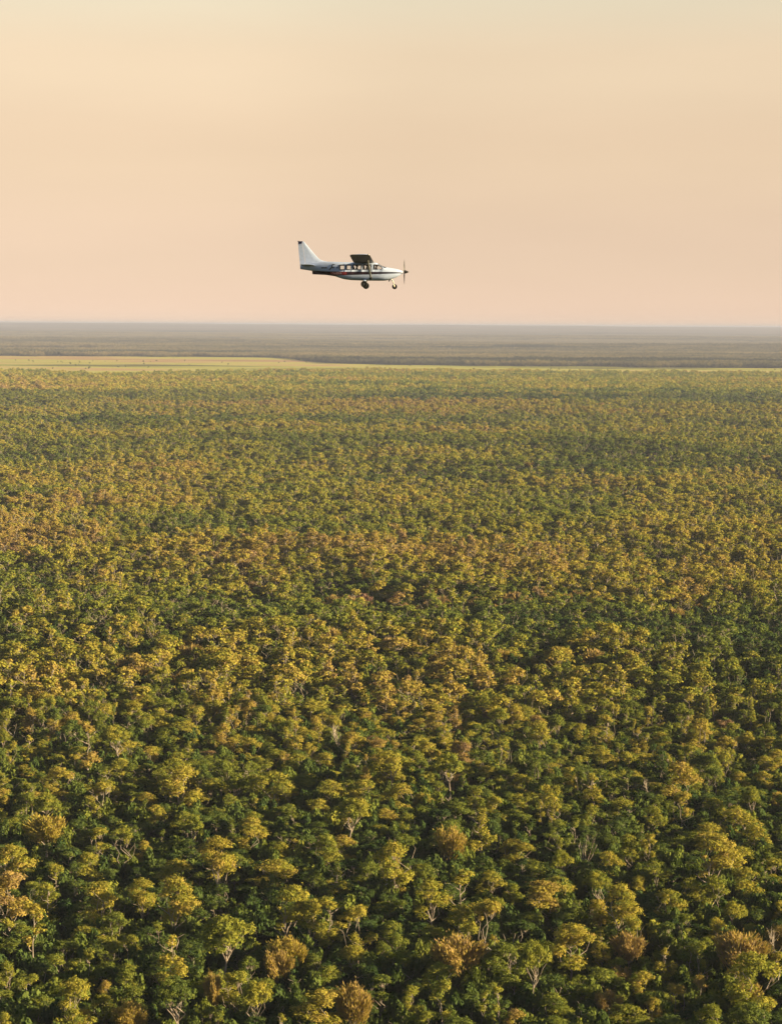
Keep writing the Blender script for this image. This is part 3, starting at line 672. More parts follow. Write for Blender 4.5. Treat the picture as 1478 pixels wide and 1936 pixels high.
def scatter(name, x, y, z, sxy, sz, rot, vid, hue, coll):
    me = bpy.data.meshes.new(name); n = len(x); me.vertices.add(n)
    me.vertices.foreach_set('co', np.stack([x, y, z], 1).astype(np.float32).ravel())
    def at_(nm, ty, dat, key='value'):
        a = me.attributes.new(nm, ty, 'POINT'); a.data.foreach_set(key, dat)
    at_('leaf_hue', 'FLOAT', hue.astype(np.float32)); at_('source', 'INT', vid.astype(np.int32))
    at_('size', 'FLOAT_VECTOR', np.stack([sxy, sxy, sz], 1).astype(np.float32).ravel(), 'vector')
    at_('turn', 'FLOAT_VECTOR', np.stack([rot * 0, rot * 0, rot], 1).astype(np.float32).ravel(), 'vector')
    o = obj(name, me)
    ng = bpy.data.node_groups.new(name, 'GeometryNodeTree')
    ng.interface.new_socket('Geometry', in_out='INPUT', socket_type='NodeSocketGeometry')
    ng.interface.new_socket('Geometry', in_out='OUTPUT', socket_type='NodeSocketGeometry')
    gi, go = ng.nodes.new('NodeGroupInput'), ng.nodes.new('NodeGroupOutput')
    m2p = ng.nodes.new('GeometryNodeMeshToPoints')
    ci = ng.nodes.new('GeometryNodeCollectionInfo'); ci.inputs['Collection'].default_value = coll
    ci.inputs['Separate Children'].default_value = True; ci.inputs['Reset Children'].default_value = True
    iop = ng.nodes.new('GeometryNodeInstanceOnPoints'); iop.inputs['Pick Instance'].default_value = True
    def na(nm, ty):
        k = ng.nodes.new('GeometryNodeInputNamedAttribute'); k.data_type = ty; k.inputs['Name'].default_value = nm
        return next(s for s in k.outputs if s.enabled and s.name == 'Attribute')
    e2r = ng.nodes.new('FunctionNodeEulerToRotation')
    ng.links.new(na('turn', 'FLOAT_VECTOR'), e2r.inputs[0]); ng.links.new(e2r.outputs[0], iop.inputs['Rotation'])
    ng.links.new(na('size', 'FLOAT_VECTOR'), iop.inputs['Scale']); ng.links.new(na('source', 'INT'), iop.inputs['Instance Index'])
    ng.links.new(gi.outputs[0], m2p.inputs[0]); ng.links.new(m2p.outputs[0], iop.inputs['Points'])
    ng.links.new(ci.outputs[0], iop.inputs['Instance']); ng.links.new(iop.outputs[0], go.inputs[0])
    md = o.modifiers.new('scatter', 'NODES'); md.node_group = ng
    return o
wl = scatter("woodland", X, Y, ZZ, SXY, SZ, ROT, VID, HUE, src_col)
tag(wl, 'open eucalypt woodland stretching behind the nearest trees to the horizon', 'woodland', kind='stuff')

# undergrowth: low dark green shrubs between the trunks
ug_col = bpy.data.collections.new("undergrowth_sources")
for s in range(4):
    q = np.random.default_rng(300 + s); C, NR = [], []
    for i in range(9):
        c = np.array([q.normal(0, .75), q.normal(0, .75), q.uniform(.4, 2.3)]); pr = q.uniform(.45, .85); m = 80
        d = unit(q.normal(0, 1, (m, 3)) + [0, 0, .3]); C.append(c + d * pr * q.uniform(.6, 1.1, (m, 1))); NR.append(unit(d + q.normal(0, .5, (m, 3))))
    V, Fq = quads(q, np.concatenate(C), np.concatenate(NR), .21, .6)
    o = bpy.data.objects.new("shrub_source.%03d" % s, np_mesh("shrub", V, Fq, {'leaf_shift': np.zeros(len(Fq))}, [M_LEAF])); ug_col.objects.link(o)
x, y = jgrid(170, 620, 2.9, 25, 45, 55, .5); n = len(x); q = np.random.default_rng(56)
ug = scatter("undergrowth", x, y, ground_z(x, y), q.uniform(.8, 1.5, n), q.uniform(.7, 2.5, n), q.uniform(0, 6.28, n), q.integers(0, 4, n), np.clip(q.normal(.18, .09, n), 0, .42), ug_col)
tag(ug, 'dark green undergrowth filling the gaps between the trees', 'undergrowth', kind='stuff')
print("instances", len(X), "shrubs", n, "individual", len(indiv))
# ------------------------------------------------------------------ the aircraft (local: +x nose, +y port, +z up, metres from a point amidships)
M_WHITE = plain("white_paint", (0.44, 0.53, 0.76), 0.45); M_DARKUNDER = plain("grey_paint", (0.30, 0.31, 0.31), 0.4)
M_UNDER_SHADE = plain('wing_underside_shade', (0.12, 0.085, 0.05), 0.45); M_RED = plain('red_panel_paint', (0.24, 0.025, 0.03), 0.45); M_NAVY = plain("navy_paint", (0.012, 0.012, 0.05), 0.35); M_BLACK = plain("black_rubber", (0.010, 0.010, 0.010), 0.8, spec=0.2)  # wing underside colour is dark brown to carry its shade
M_TRIM = plain("dark_trim", (0.03, 0.03, 0.035), 0.4); M_INK = plain("black_lettering", (0.012, 0.02, 0.022), 0.4)
M_METAL = plain("bare_metal", (0.45, 0.42, 0.36), 0.35, 0.8); M_PROP = plain("propeller_black", (0.02, 0.02, 0.02), 0.35)
M_MAROON = plain("maroon_paint", (0.030, 0.004, 0.006), 0.35); M_LETTER = plain("pale_red_lettering", (1.0, 0.72, 0.72), 0.6)
M_SEAT = plain("seat_fabric", (0.05, 0.045, 0.05), 0.8); M_CABIN = plain("cabin_lining", (0.35, 0.34, 0.33), 0.8)
def glass_mat():
    m = new_mat("cabin_glass"); t = m.node_tree
    tr = N(t, 'ShaderNodeBsdfTransparent'); tr.inputs[0].default_value = (0.90, 0.92, 0.92, 1)
    gl = N(t, 'ShaderNodeBsdfGlossy'); gl.inputs['Roughness'].default_value = 0.03
    fr = N(t, 'ShaderNodeFresnel'); fr.inputs[0].default_value = 1.4
    mx_ = N(t, 'ShaderNodeMixShader'); L(t, fr.outputs[0], mx_.inputs[0]); L(t, tr.outputs[0], mx_.inputs[1]); L(t, gl.outputs[0], mx_.inputs[2])
    o = N(t, 'ShaderNodeOutputMaterial'); L(t, mx_.outputs[0], o.inputs[0]); return m
M_GLASS = glass_mat()
def fuselage_mat():
    """white body with the dark cheat line; its rear fills the whole lower side"""
    m = new_mat("fuselage_paint"); t = m.node_tree
    b = N(t, 'ShaderNodeBsdfPrincipled'); o = N(t, 'ShaderNodeOutputMaterial'); L(t, b.outputs[0], o.inputs[0])
    b.inputs['Roughness'].default_value = 0.4
    c = N(t, 'ShaderNodeTexCoord'); s_ = N(t, 'ShaderNodeSeparateXYZ'); L(t, c.outputs['Object'], s_.inputs[0])
    def curve(pts):
        mr = N(t, 'ShaderNodeMapRange', n1=-4.5, n2=4.5); L(t, s_.outputs['X'], mr.inputs[0])
        r = N(t, 'ShaderNodeValToRGB'); L(t, mr.outputs[0], r.inputs[0])
        setramp(r, [((x + 0.025) / 9.0, ((z + 1) / 2,) * 3) for x, z in pts])
        k = N(t, 'ShaderNodeMapRange', n1=0.0, n2=1.0, n3=-1.0, n4=1.0); L(t, r.outputs[0], k.inputs[0]); return k.outputs[0]
    def cmp_(op, z):
        k = N(t, 'ShaderNodeMath', operation=op); L(t, s_.outputs['Z'], k.inputs[0]); L(t, z, k.inputs[1]); return k.outputs[0]
    up = cmp_('LESS_THAN', curve([(1.05, .19), (2.4, .13), (3.8, .085), (6.0, .075), (8.4, .04)]))
    lo = cmp_('GREATER_THAN', curve([(1.05, -.9), (2.2, -.9), (2.85, -.25), (3.5, -.20), (4.6, -.17), (5.9, -.14), (8.4, -.035)]))
    fx_ = N(t, 'ShaderNodeMath', operation='GREATER_THAN'); L(t, s_.outputs['X'], fx_.inputs[0]); fx_.inputs[1].default_value = 1.16 - 4.475
    a1 = N(t, 'ShaderNodeMath', operation='MULTIPLY'); L(t, up, a1.inputs[0]); L(t, lo, a1.inputs[1])
    a2 = N(t, 'ShaderNodeMath', operation='MULTIPLY'); L(t, a1.outputs[0], a2.inputs[0]); L(t, fx_.outputs[0], a2.inputs[1])
    # maroon towards the tail, near black with a blue cast towards the nose
    mr = N(t, 'ShaderNodeMapRange', n1=-3.0, n2=3.6); L(t, s_.outputs['X'], mr.inputs[0])
    dk = N(t, 'ShaderNodeMix', data_type='RGBA'); L(t, mr.outputs[0], dk.inputs[0])
    dk.inputs[6].default_value = (0.035, 0.004, 0.007, 1); dk.inputs[7].default_value = (0.012, 0.010, 0.022, 1)
    n = N(t, 'ShaderNodeTexNoise', i_Scale=3.0, i_Detail=4.0); L(t, c.outputs['Object'], n.inputs['Vector'])
    rr = N(t, 'ShaderNodeMapRange', n1=0.3, n2=0.7, n3=0.92, n4=1.04); L(t, n.outputs[0], rr.inputs[0])
    wv = N(t, 'ShaderNodeVectorMath', operation='SCALE'); wv.inputs[0].default_value = (0.44, 0.53, 0.76); L(t, rr.outputs[0], wv.inputs['Scale'])
    mx_ = N(t, 'ShaderNodeMix', data_type='RGBA'); L(t, a2.outputs[0], mx_.inputs[0]); L(t, wv.outputs[0], mx_.inputs[6]); L(t, dk.outputs[2], mx_.inputs[7])
    L(t, mx_.outputs[2], b.inputs['Base Color']); return m

OX = 4.475
def bm_obj(name, bm, mat, parent=None, smooth=False, bevel=0.0):
    if bevel: bmesh.ops.bevel(bm, geom=[e for e in bm.edges if e.calc_face_angle(0) > .6], offset=bevel, segments=2, affect='EDGES', profile=.6)
    bmesh.ops.recalc_face_normals(bm, faces=bm.faces)
    for f in bm.faces: f.smooth = smooth
    me = bpy.data.meshes.new(name); bm.to_mesh(me); bm.free(); me.materials.append(mat)
    if smooth: me.set_sharp_from_angle(angle=R(42))
    return obj(name, me, parent)
def box_bm(x0, x1, y0, y1, z0, z1, bm=None):
    bm = bm or bmesh.new()
    v = [bm.verts.new((x, y, z)) for z in (z0, z1) for y in (y0, y1) for x in (x0, x1)]
    for f in ((0, 2, 3, 1), (4, 5, 7, 6), (0, 1, 5, 4), (2, 6, 7, 3), (0, 4, 6, 2), (1, 3, 7, 5)): bm.faces.new([v[i] for i in f])
    return bm
def prism_bm(pts, y0, y1, bm=None):
    """side profile pts (x from tail, z) extruded in y"""
    bm = bm or bmesh.new()
    a = [bm.verts.new((x - OX, y0, z)) for x, z in pts]; b = [bm.verts.new((x - OX, y1, z)) for x, z in pts]
    bm.faces.new(a); bm.faces.new(b[::-1]); n = len(pts)
    for i in range(n): bm.faces.new((a[i], b[i], b[(i + 1) % n], a[(i + 1) % n]))
    return bm
def loft_bm(sections):
    bm = bmesh.new(); rings = [[bm.verts.new(p) for p in s] for s in sections]; n = len(rings[0])
    for A, B in zip(rings, rings[1:]):
        for i in range(n): bm.faces.new((A[i], A[(i + 1) % n], B[(i + 1) % n], B[i]))
    bm.faces.new(rings[0]); bm.faces.new(rings[-1][::-1]); return bm
def rod_bm(a, b, r0, r1=None, flat=1.0, seg=10, bm=None):
    bm = bm or bmesh.new(); a, b = Vector(a), Vector(b); r1 = r1 or r0; d = (b - a).normalized()
    s1 = Vector((1, 0, 0)) - d * d.x; s1.normalize(); s2 = d.cross(s1)
    A = [bm.verts.new(a + (s1 * math.cos(t) + s2 * math.sin(t) * flat) * r0) for t in [2 * math.pi * k / seg for k in range(seg)]]
    B = [bm.verts.new(b + (s1 * math.cos(t) + s2 * math.sin(t) * flat) * r1) for t in [2 * math.pi * k / seg for k in range(seg)]]
    for i in range(seg): bm.faces.new((A[i], A[(i + 1) % seg], B[(i + 1) % seg], B[i]))
    bm.faces.new(A); bm.faces.new(B[::-1]); return bm

plane = obj("light_aircraft", None); plane.empty_display_size = 1
r = ray(540 + (130 + OX * 133.4) / 5.685, 440 + 435 / 5.685); DEP = 154.0
plane.location = Vector(r * DEP) + Vector((0, 0, CAM_Z))
plane.rotation_euler = Euler((R(-1.6), R(-0.45), R(-2.3)), 'XYZ')
tag(plane, 'white high-wing single-propeller aircraft with dark stripe flying level above the woodland', 'aircraft')

# fuselage: stations (x, z bottom, z top, half width)
ST = [(.22, .33, .62, .05), (.7, .26, .74, .15), (1.16, .19, .83, .22), (2.0, .03, .93, .36), (2.7, -.13, .93, .46), (3.2, -.32, .91, .54), (3.7, -.48, .89, .60), (4.3, -.56, .875, .62),
      (5.4, -.60, .86, .63), (6.25, -.61, .84, .63), (6.5, -.61, .76, .625), (6.8, -.61, .59, .61), (7.05, -.60, .475, .58), (7.45, -.52, .42, .52), (7.9, -.36, .345, .43), (8.2, -.20, .27, .33), (8.36, -.07, .20, .24)]
def exf(x): return float(np.interp(x, (2.0, 3.0, 6.9, 7.9), (2.7, 3.6, 3.6, 2.6)))
HOLES = [(3.38, 3.80), (3.92, 4.32), (4.47, 5.12), (5.32, 5.90), (6.16, 6.80)]
XS = sorted({a[0] for a in ST} | {x for h in HOLES for x in h} | {6.95, 4.0, 6.0, 2.35, 1.6})
SA = np.array(ST)
TH = [-90, -75, -60, -45, -30, -14, 3, 14, 33, 50, 63, 76, 90]
sec = []
for x in XS:
    zb, zt, hw_ = (float(np.interp(x, SA[:, 0], SA[:, k])) for k in (1, 2, 3)); zc, hh_ = (zb + zt) / 2, (zt - zb) / 2; ex = exf(x)
    th = [R(a) for a in TH]
    if 3.1 < x < 7.0:
        top = min(.65, zt - .12)
        for k, z in ((6, .27), (7, (.27 + top) / 2), (8, top)):
            rel = (z - zc) / hh_; th[k] = math.asin(math.copysign(abs(rel) ** (ex / 2), rel))
        lo_, n_up = th[8], 4
        for q_ in range(9, 12): th[q_] = lo_ + (R(90) - lo_) * (q_ - 8) / 4
    P_ = []
    for a in th: P_.append((hw_ * abs(math.cos(a)) ** (2 / ex) if abs(a) < R(89.9) else 0.0, zc + hh_ * math.copysign(abs(math.sin(a)) ** (2 / ex), math.sin(a))))
    sec.append([(x - OX, -y, z) for y, z in P_] + [(x - OX, y, z) for y, z in P_[-2:0:-1]])
bm = bmesh.new(); rings = [[bm.verts.new(p) for p in s_] for s_ in sec]; nr_ = len(rings[0]); NT = len(TH); holes = {}
for i in range(len(XS) - 1):
    for k in range(nr_):
        q_ = [rings[i][k], rings[i][(k + 1) % nr_], rings[i + 1][(k + 1) % nr_], rings[i + 1][k]]
        xm = (XS[i] + XS[i + 1]) / 2; kk = k if k < NT - 1 else nr_ - 1 - k; side = -1 if k < NT - 1 else 1; key = None
        if kk in (6, 7):
            for h, (a, b) in enumerate(HOLES):
                if a < xm < b: key = (h, side)
        if kk in (9, 10, 11) and 6.5 < xm < 6.95: key = ('front', 0)
        if key: holes.setdefault(key, []).append([tuple(v.co) for v in q_])
        else: bm.faces.new(q_)
bm.faces.new(rings[0]); bm.faces.new(rings[-1][::-1])
FUSM = fuselage_mat()
fus = bm_obj('fuselage', bm, FUSM, plane, smooth=True); fus.data.materials.append(M_CABIN)
md = fus.modifiers.new('skin thickness', 'SOLIDIFY'); md.thickness = .03; md.offset = -1; md.material_offset = 1; md.material_offset_rim = 1
bm_obj('cabin_floor', box_bm(3.9 - OX, 6.9 - OX, -.50, .50, -.43, -.39), M_CABIN, plane)
bm_obj('rear_bulkhead', box_bm(3.14 - OX, 3.18 - OX, -.40, .40, -.14, .76), M_CABIN, plane)
for key, qs in holes.items():
    bm = bmesh.new()
    for q_ in qs: bm.faces.new([bm.verts.new(p) for p in q_])
    bmesh.ops.remove_doubles(bm, verts=bm.verts, dist=1e-5)
    # frame rim along the pane outline, its dark tone standing in for frame shading
    loop = [e for e in bm.edges if len(e.link_faces) == 1]; rim = bmesh.new()
    for e in loop: rod_bm(e.verts[0].co, e.verts[1].co, .018, seg=6, bm=rim) if (e.verts[0].co - e.verts[1].co).normalized().dot((1, 0, 0)) < .99 and (e.verts[0].co - e.verts[1].co).normalized().dot((1, 0, 0)) > -.99 else box_bm(min(v.co.x for v in e.verts), max(v.co.x for v in e.verts), e.verts[0].co.y - .016, e.verts[0].co.y + .016, e.verts[0].co.z - .016, e.verts[0].co.z + .016, bm=rim)
    bmesh.ops.translate(bm, verts=bm.verts, vec=(0, -.008 * (key[1] or 0), -.01 if key[0] == 'front' else 0))
    wo = bm_obj('windscreen' if key[0] == 'front' else 'window', bm, M_GLASS, plane, smooth=True)
    bm_obj('window_rim', rim, M_TRIM, wo)
bm_obj('instrument_panel', prism_bm([(6.84, -.1), (6.98, -.1), (7.02, .40), (6.84, .36)], -.44, .44), M_TRIM, plane, bevel=.02)
# belly strake under the tail cone
bm_obj('tail_strake', prism_bm([(1.16, .20), (1.18, -.075), (2.3, -.135), (2.95, -.24), (2.95, -.1), (2.0, .06)], -.05, .05), M_MAROON, plane, bevel=.015)

# wings
def wing(sd):
    secs = []
    for yy, le, te, zo, th in ((.0, 6.15, 4.56, 0, .20), (.6, 6.15, 4.56, 0, .20), (3.2, 6.13, 4.56, .115, .18), (5.55, 6.11, 4.57, .225, .15), (5.95, 6.02, 4.60, .245, .12), (6.16, 5.80, 4.78, .262, .04)):
        c_ = le - te; pts = [(0, 0), (.03, .38), (.12, .75), (.3, 1.0), (.55, .8), (.8, .38), (1, .03), (1, -.03), (.8, -.10), (.5, -.28), (.2, -.40), (.05, -.30)]
        secs.append([(le - t * c_ - OX, sd * yy, .84 + zo + h * th * .62) for t, h in pts])
    wg = bm_obj('wing', loft_bm(secs), M_WHITE, plane, smooth=True)
    try: wg.data.set_sharp_from_angle(angle=R(35))
    except Exception: pass
    wg.data.materials.append(M_UNDER_SHADE)
    for f in wg.data.polygons: f.material_index = 1 if f.normal.z < -.35 else 0  # down-facing faces take the colour with shade put in
    # aileron and flap: thin trailing panels a few millimetres proud of the wing
    def panel(nm_, ya, yb):
        f_ = lambda y: .84 + (y - .6) / 2.6 * .115 if y < 3.2 else .955 + (y - 3.2) / 2.35 * .11
        s_ = []
        for y in (ya, yb):
            z = f_(y); s_.append([(4.92 - OX, sd * y, z + .062), (4.53 - OX, sd * y, z + .004), (4.53 - OX, sd * y, z - .012), (4.92 - OX, sd * y, z - .026)])
        pn = bm_obj(nm_, loft_bm(s_), M_WHITE, wg); pn.data.materials.append(M_UNDER_SHADE)
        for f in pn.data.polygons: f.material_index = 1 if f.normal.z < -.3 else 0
    panel('flap', .75, 3.2); panel('aileron', 3.28, 5.5)
    st = bm_obj('wing_strut', rod_bm((5.92 - OX, sd * .57, -.46), (5.78 - OX, sd * 3.05, .90), .075, .075, .35), M_DARKUNDER, plane, smooth=True)
    bm_obj('strut_fairing', rod_bm((5.92 - OX, sd * .54, -.50), (5.92 - OX, sd * .74, -.35), .12, .09, .6), M_TRIM, st, smooth=True)
    return wg
for sd in (-1, 1): wing(sd)
bm = bmesh.new(); bmesh.ops.create_uvsphere(bm, u_segments=10, v_segments=6, radius=.07, matrix=Matrix.Translation((6.02 - OX, -6.02, 1.08)))
bm_obj('wingtip_light', bm, M_METAL, plane, smooth=True)

# tail
def fin_loft(prof, th, rear=False):
    """prof: list of (z, x_te, x_le)"""
    s_ = []
    for z, te, le in prof:
        c_ = le - te; t_ = th * (0.5 + .5 * min(1, c_ / 1.4))
        te_t = .004 if rear else .020
        if rear: s_.append([(le - OX, .017, z), (te - OX, te_t, z), (te - OX, -te_t, z), (le - OX, -.017, z)])
        else: s_.append([(le - OX, 0, z), (le - .12 * c_ - OX, t_, z), (le - .45 * c_ - OX, t_ * 1.1, z), (te - OX, te_t, z), (te - OX, -te_t, z), (le - .45 * c_ - OX, -t_ * 1.1, z), (le - .12 * c_ - OX, -t_, z)])
    return loft_bm(s_)
bm_obj('tail_fin', fin_loft([(.60, .62, 2.75), (.93, .60, 2.42), (1.00, .59, 2.05), (1.12, .58, 1.76), (1.4, .53, 1.49), (1.9, .46, 1.06), (2.4, .38, .63), (2.54, .36, .50), (2.57, .37, .42)], .034), M_WHITE, plane, smooth=True)
rd = bm_obj('rudder', fin_loft([(.34, .20, .60), (.7, .18, .60), (1.5, .10, .50), (2.3, .035, .365), (2.53, .03, .34), (2.56, .06, .32)], .030, True), M_WHITE, plane, smooth=True)
bm_obj('fin_marking', prism_bm([(.02, 2.57), (.38, 2.57), (.33, 2.37), (.06, 2.37)], -.062, .062), M_NAVY, plane)
bm_obj('tail_beacon', rod_bm((.0 - OX, 0, 2.56), (.08 - OX, 0, 2.60), .03), M_TRIM, rd)
for sd in (-1, 1):
    s_ = []
    for yy, le, te, th in ((.06, 1.50, .42, .085), (1.75, 1.22, .42, .06), (1.93, 1.08, .50, .02)):
        c_ = le - te; s_.append([(le - t * c_ - OX, sd * yy, .60 + h * th) for t, h in ((0, 0), (.1, .45), (.35, .5), (1, .03), (1, -.03), (.35, -.5), (.1, -.45))])
    hs_ = bm_obj('tailplane', loft_bm(s_), M_WHITE, plane, smooth=True)
    bm_obj('elevator', loft_bm([[(.58 - OX, sd * y, .625), (.30 - OX, sd * y, .603), (.30 - OX, sd * y, .597), (.58 - OX, sd * y, .575)] for y in (.14, 1.74)]), M_WHITE, hs_)

# engine front, spinner, propeller
bm_obj('cowl_ring', loft_bm([[(x - OX, ry * math.cos(t), .065 + rz * math.sin(t)) for t in [2 * math.pi * k / 20 for k in range(20)]] for x, ry, rz in ((8.34, .24, .135), (8.42, .20, .12), (8.47, .15, .10))]), M_WHITE, plane, smooth=True)
pr = bm_obj('propeller', rod_bm((8.46 - OX, 0, .09), (8.60 - OX, 0, .09), .085), M_PROP, plane, smooth=True)
bm_obj('spinner', loft_bm([[(x - OX, rr * math.cos(t), .09 + rr * math.sin(t)) for t in [2 * math.pi * k / 16 for k in range(16)]] for x, rr in ((8.54, .145), (8.62, .145), (8.74, .115), (8.86, .065), (8.94, .015))]), M_PROP, pr, smooth=True)
for sg in (1, -1):
    s_ = []
    for rr, ch, tw, th in ((.08, .07, .9, .035), (.3, .10, .62, .022), (.62, .105, .4, .016), (.9, .075, .25, .011), (1.0, .03, .2, .008)):
        ring = []
        for t, h in ((-.5, 0), (-.2, 1), (.25, .8), (.5, 0), (.25, -.5), (-.2, -.5)):
            a_, b_ = t * ch * 1.6, h * th
            ring.append((8.64 - .06 + a_ * math.sin(tw) - b_ * math.cos(tw) - OX, sg * (a_ * math.cos(tw) + b_ * math.sin(tw)), .09 + sg * rr))
        s_.append(ring)
    bm_obj('blade', loft_bm(s_), M_PROP, pr, smooth=True)
# cowl details: exhaust, air intake
bm_obj('exhaust_pipe', rod_bm((7.45 - OX, -.2, -.50), (7.35 - OX, -.22, -.68), .05), M_TRIM, plane, smooth=True)
bm_obj('air_inlet', prism_bm([(8.25, -.02), (8.48, .0), (8.45, .045), (8.25, .04)], -.17, .17), M_TRIM, plane, bevel=.01)

# wheels
def wheel(x, y, z, r_, wd, parent):
    def ring(rr, yy): return [(x - OX + rr * math.cos(t), y + yy, z + rr * math.sin(t)) for t in [2 * math.pi * k / 24 for k in range(24)]]
    h = wd / 2
    ty_ = bm_obj('wheel', loft_bm([ring(r_ * .5, -h * .8), ring(r_ * .82, -h), ring(r_ * .97, -h * .6), ring(r_, 0), ring(r_ * .97, h * .6), ring(r_ * .82, h), ring(r_ * .5, h * .8)]), M_BLACK, parent, smooth=True)
    bm_obj('hub', loft_bm([ring(r_ * .42, -h * .86), ring(r_ * .42, h * .86)]), M_TRIM, ty_)
    return ty_
for sd in (-1, 1):
    lg = bm_obj('gear_leg', loft_bm([[(5.42 - OX + a_ * w_, sd * yy, zz + b_ * .03) for a_, b_ in ((-1, 0), (-.4, 1), (.4, 1), (1, 0), (.4, -1), (-.4, -1))] for yy, zz, w_ in ((.30, -.50, .14), (.62, -.62, .12), (1.0, -.80, .09), (1.26, -.93, .07))]), M_WHITE, plane, smooth=True)
    wheel(5.42, sd * 1.38, -.945, .265, .24, lg)
nl = bm_obj('nose_leg', rod_bm((7.55 - OX, 0, -.45), (7.74 - OX, 0, -.86), .045, .035), M_METAL, plane, smooth=True)
bm = rod_bm((7.74 - OX, -.10, -.86), (7.80 - OX, -.10, -1.09), .022); rod_bm((7.74 - OX, .10, -.86), (7.80 - OX, .10, -1.09), .022, bm=bm); box_bm(7.70 - OX, 7.78 - OX, -.12, .12, -.88, -.84, bm=bm)
bm_obj('nose_fork', bm, M_METAL, nl)
wheel(7.80, 0, -1.09, .205, .15, nl)

# lettering on both sides
def text_mesh(name, body, size, mat, x, z, sd, shear=0.0, xs=1.0, y=.0):
    cu = bpy.data.curves.new(name, 'FONT'); cu.body = body; cu.size = size; cu.shear = shear; cu.align_x = 'LEFT'; cu.extrude = .006; cu.resolution_u = 3; cu.offset = size * .045
    o = bpy.data.objects.new(name, cu); sc.collection.objects.link(o)
    d_ = bpy.context.evaluated_depsgraph_get(); me = bpy.data.meshes.new_from_object(o.evaluated_get(d_)); bpy.data.objects.remove(o, do_unlink=True)
    wdt = max(v.co.x for v in me.vertices)
    for v in me.vertices:
        lx, lz, ly = v.co.x * xs, v.co.y, v.co.z
        X_ = (x + lx if sd < 0 else x + wdt * xs - lx) - OX
        v.co = (X_, sd * (skin_y(X_ + OX, z + lz) + .004 + ly * sd * 0), z + lz)
    me.materials.append(mat); return obj(name, me, plane)
def skin_y(x, z):
    a = np.array(ST); zb, zt, hw_ = (np.interp(x, a[:, 0], a[:, k]) for k in (1, 2, 3))
    ex = exf(x)
    return float(hw_ * max(0, 1 - min(1, abs((z - (zb + zt) / 2) / ((zt - zb) / 2))) ** ex) ** (1 / ex)) + .012
for sd in (-1, 1):
    bm = bmesh.new(); row_ = [[bm.verts.new((x - OX, sd * (skin_y(x, z) - .004), z)) for z in np.linspace(-.15, .085, 5)] for x in np.linspace(2.66, 3.98, 9)]
    for A_, B_ in zip(row_, row_[1:]):
        for q_ in range(4): bm.faces.new((A_[q_], A_[q_ + 1], B_[q_ + 1], B_[q_]))
    bm_obj('registration_panel', bm, M_RED, plane)
    text_mesh('registration_letters', 'VH-EXA', .235, M_LETTER, 2.70, -.12, sd, xs=1.06)
    text_mesh('logo_word', 'kakadu', .17, M_INK, 1.92, .375, sd, xs=1.0)
    text_mesh('logo_word', 'ir', .21, M_INK, 2.83, .375, sd, .3, 1.1)
    text_mesh('logo_word', 's', .22, M_INK, 3.17, .36, sd, .2, 1.1)
    # big sloping initial of the logo
    bm = bmesh.new()
    for P_ in ([(2.52, .25), (2.62, .24), (2.72, .34), (2.83, .48), (2.86, .66), (2.80, .67), (2.74, .50), (2.66, .38)], [(2.78, .62), (3.02, .655), (3.03, .71), (2.80, .70)], [(2.70, .40), (2.90, .41), (2.92, .46), (2.74, .45)]):
        mx0 = lambda q: (q if sd < 0 else 2 * 2.62 - q + .1)
        f0 = [bm.verts.new((mx0(x) - OX, sd * (skin_y(mx0(x), z) + .004), z)) for x, z in P_]; f1 = [bm.verts.new((mx0(x) - OX, sd * (skin_y(mx0(x), z) + .012), z)) for x, z in P_]
        bm.faces.new(f0); bm.faces.new(f1[::-1])
        for i in range(len(P_)): bm.faces.new((f0[i], f1[i], f1[(i + 1) % len(P_)], f0[(i + 1) % len(P_)]))
    bm_obj('logo_initial', bm, M_INK, plane)
# antenna and dark dash spot
bm_obj('antenna', prism_bm([(4.9, .85), (5.0, .85), (4.86, 1.12), (4.80, 1.12)], -.012, .012), M_WHITE, plane)
bm_obj('dash_stand_in', rod_bm((6.95 - OX, -.47, .42), (7.13 - OX, -.50, .44), .035), M_NAVY, plane, smooth=True)  # added dark rod standing in for the dash seen through the windscreen

